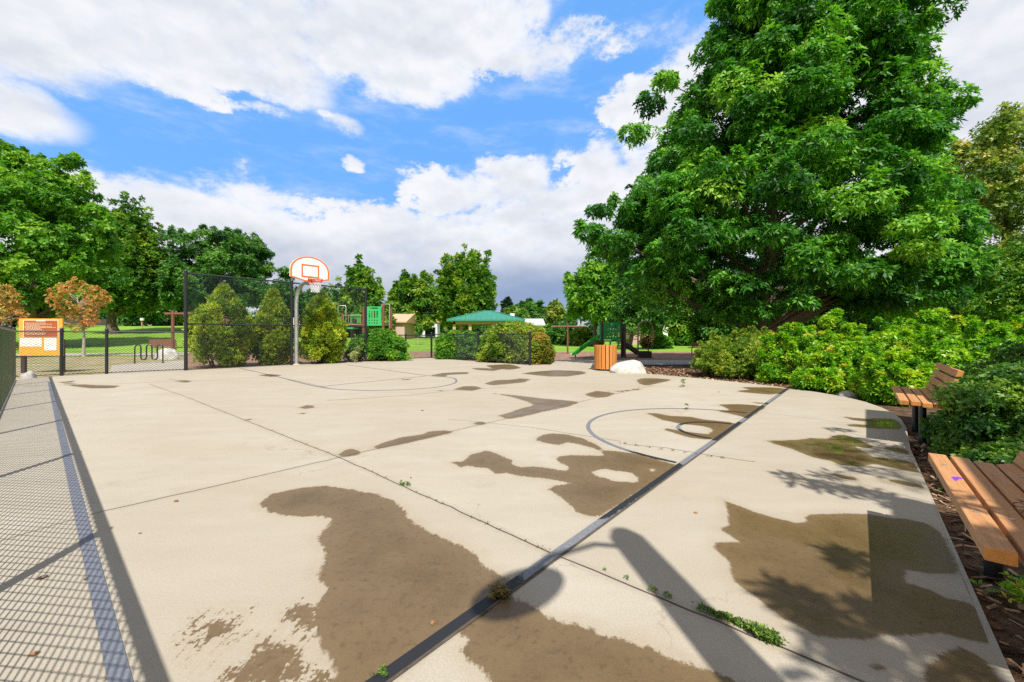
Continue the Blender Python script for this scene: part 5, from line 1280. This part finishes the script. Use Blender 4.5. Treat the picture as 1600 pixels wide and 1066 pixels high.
# shrub border on the right
BR = 'bright green shrubs along the court edge'
def bushes(name, label, px, d, hw, hd, top_py, cr, n, mat, seed, L, Wd, per=165, k=5, group=BR, flat=.9, rise=(.2, 1.2), upbias=.6, top=None, spikes=()):
    s = d / F; x = (px - CX) * s; h = (top if top else CH + (HY - top_py) * s) - .04; cr *= .8; n = int(n * 1.5); per = int(per * .72)
    cl_ = dome(np.random.default_rng(seed), n, hw, hd, h, cr, power=.8) + [(((qx - px) * s), -.1, CH + (HY - qy) * s, qr) for qx, qy, qr in spikes]
    rg = np.random.default_rng(seed + 500)
    for _ in range(44 if 'bright' in mat else 26):
        a = rg.uniform(0, 2 * np.pi); u = rg.uniform(0, .95); bx_, by_, hz = math.cos(a) * hw * u, math.sin(a) * hd * u, h * (1 - .6 * u * u); ln = rg.uniform(.14, .42); tx_, ty_ = rg.normal(0, .10, 2)
        for j in range(5): cl_.append((bx_ + tx_ * j / 4, by_ + ty_ * j / 4, hz - .14 + ln * (j + .5) / 5, .062 - .010 * j))
    return shrub(name, label, (x, d, -.05), cl_, per, k, L, Wd, mat, seed, group, flat=flat, rise=rise, upbias=upbias, stems=18)
bushes('spirea_bush', 'fine leaved olive green bush at the left end of the shrub border', 1150, 11.2, 1.25, 1.1, 521, .24, 100, 'leaf_olivebush', 81, .075, .026, rise=(.5, 2.), upbias=.9)
bushes('spirea_bush', 'olive green bush behind the oak trunk side of the border', 1190, 12.6, 1.0, 1.0, 517, .26, 60, 'leaf_olivebush', 82, .08, .03, rise=(.5, 2.), upbias=.9)
bushes('ninebark_bush', 'bright yellow green bush in front of the oak trunk', 1245, 9.9, 1.05, 1.0, 516, .24, 100, 'leaf_bright', 83, .085, .038, spikes=((1288, 500, .16), (1298, 492, .12), (1302, 486, .08)))
bushes('ninebark_bush', 'bright green bush behind the bend of the court edge', 1325, 8.9, 1.0, .95, 517, .23, 100, 'leaf_bright', 84, .082, .037)
bushes('ninebark_bush', 'tall bright yellow bush behind the farther bench', 1430, 8.2, 1.15, .95, 504, .25, 120, 'leaf_bright', 85, .085, .038, spikes=((1440, 492, .13), (1460, 488, .11)))
bushes('ninebark_bush', 'bright yellow green bush above the dark bush at the right edge', 1545, 7.2, 1.15, 1.0, 508, .25, 130, 'leaf_bright', 86, .08, .036)
bushes('ninebark_bush', 'yellow green bush cut off by the right edge of the photo', 1680, 6.8, 1.1, 1.0, 480, .25, 90, 'leaf_bright', 87, .08, .036)
bushes('ninebark_bush', 'low bright green bush at the back corner of the court', 1395, 6.9, .62, .65, 560, .19, 60, 'leaf_bright', 88, .085, .042)
bushes('ninebark_bush', 'low green bush between the court bend and the taller bushes', 1290, 8.2, .65, .55, 565, .19, 60, 'leaf_bright', 89, .09, .045)
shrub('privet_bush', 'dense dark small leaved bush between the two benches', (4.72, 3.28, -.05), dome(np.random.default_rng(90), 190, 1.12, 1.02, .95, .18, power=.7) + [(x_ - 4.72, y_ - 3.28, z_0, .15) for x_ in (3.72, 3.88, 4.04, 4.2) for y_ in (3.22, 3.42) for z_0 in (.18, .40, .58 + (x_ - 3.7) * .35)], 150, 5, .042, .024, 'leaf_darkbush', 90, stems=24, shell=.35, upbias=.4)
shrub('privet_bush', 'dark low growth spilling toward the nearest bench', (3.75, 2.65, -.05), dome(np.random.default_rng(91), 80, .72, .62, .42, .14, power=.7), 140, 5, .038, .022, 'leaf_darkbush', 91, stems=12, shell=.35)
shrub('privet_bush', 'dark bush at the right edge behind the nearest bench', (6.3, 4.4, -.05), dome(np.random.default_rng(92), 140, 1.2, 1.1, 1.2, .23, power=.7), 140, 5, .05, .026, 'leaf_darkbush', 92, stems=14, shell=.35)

# ------------------------------------------------------------------ ground litter and weeds
rng = np.random.default_rng(12)
def chips(name, region, n, L, zb, seed):
    rg = np.random.default_rng(seed); P_ = []
    bb = np.array(region); lo, hi = bb.min(0), bb.max(0)
    c = rg.uniform(lo, hi, (n, 2)); c = c[sdf(c, region) > .01]; n = len(c)
    a = rg.uniform(0, np.pi, n); t = rg.normal(0, .35, n); l = L * rg.uniform(.4, 1.6, n); w = l * rg.uniform(.15, .45, n)
    D = np.stack([np.cos(a) * np.cos(t), np.sin(a) * np.cos(t), np.sin(t)], 1); S = np.stack([-np.sin(a), np.cos(a), rg.normal(0, .3, n)], 1)
    C = np.stack([c[:, 0], c[:, 1], zb + rg.uniform(0, .022, n)], 1)
    V = np.stack([C - D * l[:, None] / 2 - S * w[:, None] / 2, C + D * l[:, None] / 2 - S * w[:, None] / 3, C + D * l[:, None] / 2 + S * w[:, None] / 2, C - D * l[:, None] / 2 + S * w[:, None] / 3], 1).reshape(-1, 3)
    o = raw_mesh(name, V, np.arange(4 * n).reshape(-1, 4), M['chips'], np.repeat(rg.uniform(0, 1, n) ** 1.3, 4)); return tag(o, kind='stuff')
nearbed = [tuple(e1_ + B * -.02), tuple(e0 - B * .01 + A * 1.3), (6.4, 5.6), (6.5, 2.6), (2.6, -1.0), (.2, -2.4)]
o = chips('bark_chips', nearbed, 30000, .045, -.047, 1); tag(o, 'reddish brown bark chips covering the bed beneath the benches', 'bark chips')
bed2 = [G(962, 583), G(1012, 586), G(1150, 599), G(1230, 608), G(1260, 590), G(1010, 571)]
o = chips('bark_chips', bed2, 9000, .07, -.047, 2); tag(o, 'brown bark chips between the white boulder and the shrub border', 'bark chips')

def weed(name, label, pts, mat, seed, L=.03, per=14, sp=.03, group=None, h=.03, kind=None):
    rg = np.random.default_rng(seed); g = np.array([G(*p) for p in pts]); C = []
    for (x, y), (_, _, *r) in zip(g, [(0, 0)] * len(g)):
        n = per; C.append(np.stack([x + rg.normal(0, sp, n), y + rg.normal(0, sp, n), rg.uniform(.004, h, n)], 1))
    C = np.concatenate(C); AX = np.tile([0, 0, 1.], (len(C), 1)) + rg.normal(0, .4, (len(C), 3))
    V, q, rn = leaves(rg, C, AX, rg.uniform(.2, .9, len(C)), 5, L, L * .45, (.1, .9), .1)
    V[:, 2] = np.maximum(V[:, 2], .003)
    o = raw_mesh(name, V, q, M[mat], rn); 
    return tag(o, label, 'weed', group)
WG = 'weeds growing in the slab joints'
def lerp_px(a, b, n): return [(a[0] + (b[0] - a[0]) * i / (n - 1), a[1] + (b[1] - a[1]) * i / (n - 1)) for i in range(n)]
weed('crack_weed', 'thickest clump of green weed ending the overgrown stretch of joint', lerp_px((1175, 988), (1212, 1007), 9), 'leaf_weed', 1, .016, 20, .010, WG, .03)
weed('crack_weed', 'long strand of green weed along the joint beside the lamp shadow', lerp_px((1126, 965), (1172, 985), 10), 'leaf_weed', 2, .014, 10, .006, WG, .02)
weed('crack_weed', 'short green weed strand in the joint inside the lamp shadow', lerp_px((1092, 953), (1122, 965), 7), 'leaf_weed', 3, .013, 8, .005, WG, .02)
weed('crack_weed', 'pair of small green tufts where the overgrown joint begins', [(1018, 925), (1024, 926), (1040, 932), (1046, 935)], 'leaf_weed', 4, .012, 6, .005, WG, .02)
weed('crack_weed', 'tiny green tufts nearest the grey strip on the overgrown joint', [(946, 892), (978, 905), (982, 907)], 'leaf_weed', 5, .010, 3, .004, WG, .015)
weed('crack_weed', 'brown withered weed clump sitting on the dark grey strip', [(772, 930), (779, 933), (786, 931), (780, 926), (775, 937), (790, 936)], 'leaf_brownweed', 6, .013, 26, .009, WG, .035)
weed('crack_weed', 'small green sprig on the grey strip at the bottom of the view', [(600, 1050), (604, 1056), (596, 1055)], 'leaf_weed', 7, .014, 4, .007, WG, .02)
weed('crack_weed', 'small bright green weed on the long joint at mid court', [(632, 758), (637, 758)], 'leaf_weed', 8, .022, 5, .011, WG, .02)
weed('crack_weed', 'lone upright weed on the far right part of the slab', [(1068, 605)], 'leaf_weed', 9, .05, 12, .02, WG, .16)
weed('crack_weed', 'small weed standing on the half circle line', [(1073, 640)], 'leaf_weed', 10, .03, 7, .012, WG, .08)
jr = lerp_px((300, 624), (530, 715), 14) + lerp_px((530, 715), (860, 864), 34); rg = np.random.default_rng(2)
jr = [p for p in jr if rg.random() < .6]
o = weed('joint_debris', 'dark dry debris scattered along the long slab joint', jr, 'leaf_brownweed', 11, .007, 4, .009, None, .005); o['kind'] = 'stuff'
o = weed('joint_debris', 'dark dry debris scattered on the joint crossing the half circle', lerp_px((975, 694), (1128, 716), 9), 'leaf_brownweed', 13, .014, 4, .012, None, .008); o['kind'] = 'stuff'
# weeds in the mulch
def weedw(label, cx_, cy_, r, n, L, seed, mat='leaf_shrub'):
    rg = np.random.default_rng(seed); C = np.stack([cx_ + rg.normal(0, r, n), cy_ + rg.normal(0, r, n), -.04 + rg.uniform(.01, .06, n)], 1)
    AX = np.tile([0, 0, 1.], (n, 1)) + rg.normal(0, .35, (n, 3)); V, q, rn = leaves(rg, C, AX, rg.uniform(.3, 1, n), 5, L, L * .5, (.1, .8), .15)
    tag(raw_mesh('bed_weed', V, q, M[mat], rn), label, 'weed', 'green weeds growing in the bark bed', 'stuff')
g = G(1575, 930); weedw('broad patch of green weeds in the bark under the nearest bench', g[0] + .10, g[1] + .0, .06, 60, .032, 1, 'leaf_bright')
g = G(1545, 905); weedw('few green weed leaves at the slab edge by the nearest bench', g[0] + .16, g[1] - .02, .03, 12, .03, 2)
g = G(1478, 765); weedw('dark green weeds along the slab edge left of the nearest bench', g[0] + .26, g[1] - .04, .08, 110, .035, 3)
g = G(1455, 715); weedw('dark green weeds along the slab edge between the benches', g[0] + .34, g[1] + .02, .10, 130, .035, 4)

# small litter on the slab
def litter(label, px, py, size, seed, mat):
    g = G(px, py); bm = bmesh.new(); bmesh.ops.create_icosphere(bm, subdivisions=2, radius=1); rg = np.random.default_rng(seed)
    for v in bm.verts: k = 1 + rg.uniform(-.28, .28); v.co = Vector((v.co.x * size * k, v.co.y * size * .6 * k, (v.co.z * .45 * k + .42) * size * .8))
    me = bpy.data.meshes.new('pine_cone'); bm.to_mesh(me); bm.free(); me.materials.append(mat)
    o = bpy.data.objects.new('pine_cone' if mat is M['bark'] else 'dry_leaf', me); COL.objects.link(o); o.location = (g[0], g[1], 0); o.rotation_euler.z = seed
    tag(o, label, 'pine cone' if mat is M['bark'] else 'dry leaf', 'small litter on the slab')
M['dryleaf'] = material('dry curled leaf', (.30, .14, .06), .8, 0, .3, 30)
litter('brown pine cone in the mesh shadow at the lower left', 66, 904, .017, 1, M['bark']); litter('small brown pine cone beside the blue line', 134, 906, .011, 2, M['bark'])
litter('reddish dry leaf lying on the open slab at left', 275, 784, .016, 3, M['dryleaf']); litter('flat reddish leaf in the mesh shadow near the bottom edge', 54, 1023, .013, 4, M['dryleaf'])
litter('dry curled leaf on the wet patch beside the strip', 676, 974, .012, 5, M['dryleaf']); litter('dark leaf bit on the sunny slab between strip and big puddle', 1087, 802, .012, 6, M['dryleaf'])
litter('small leaf bit left of the big wet patch', 219, 834, .008, 7, M['bark']); litter('dark speck of bark beyond the cross joint', 642, 747, .010, 8, M['bark'])
litter('dark bark bit near the centre of the far slab', 660, 642, .018, 9, M['bark']); litter('small dark bit close to the right half of the slab', 1123, 613, .02, 10, M['bark'])
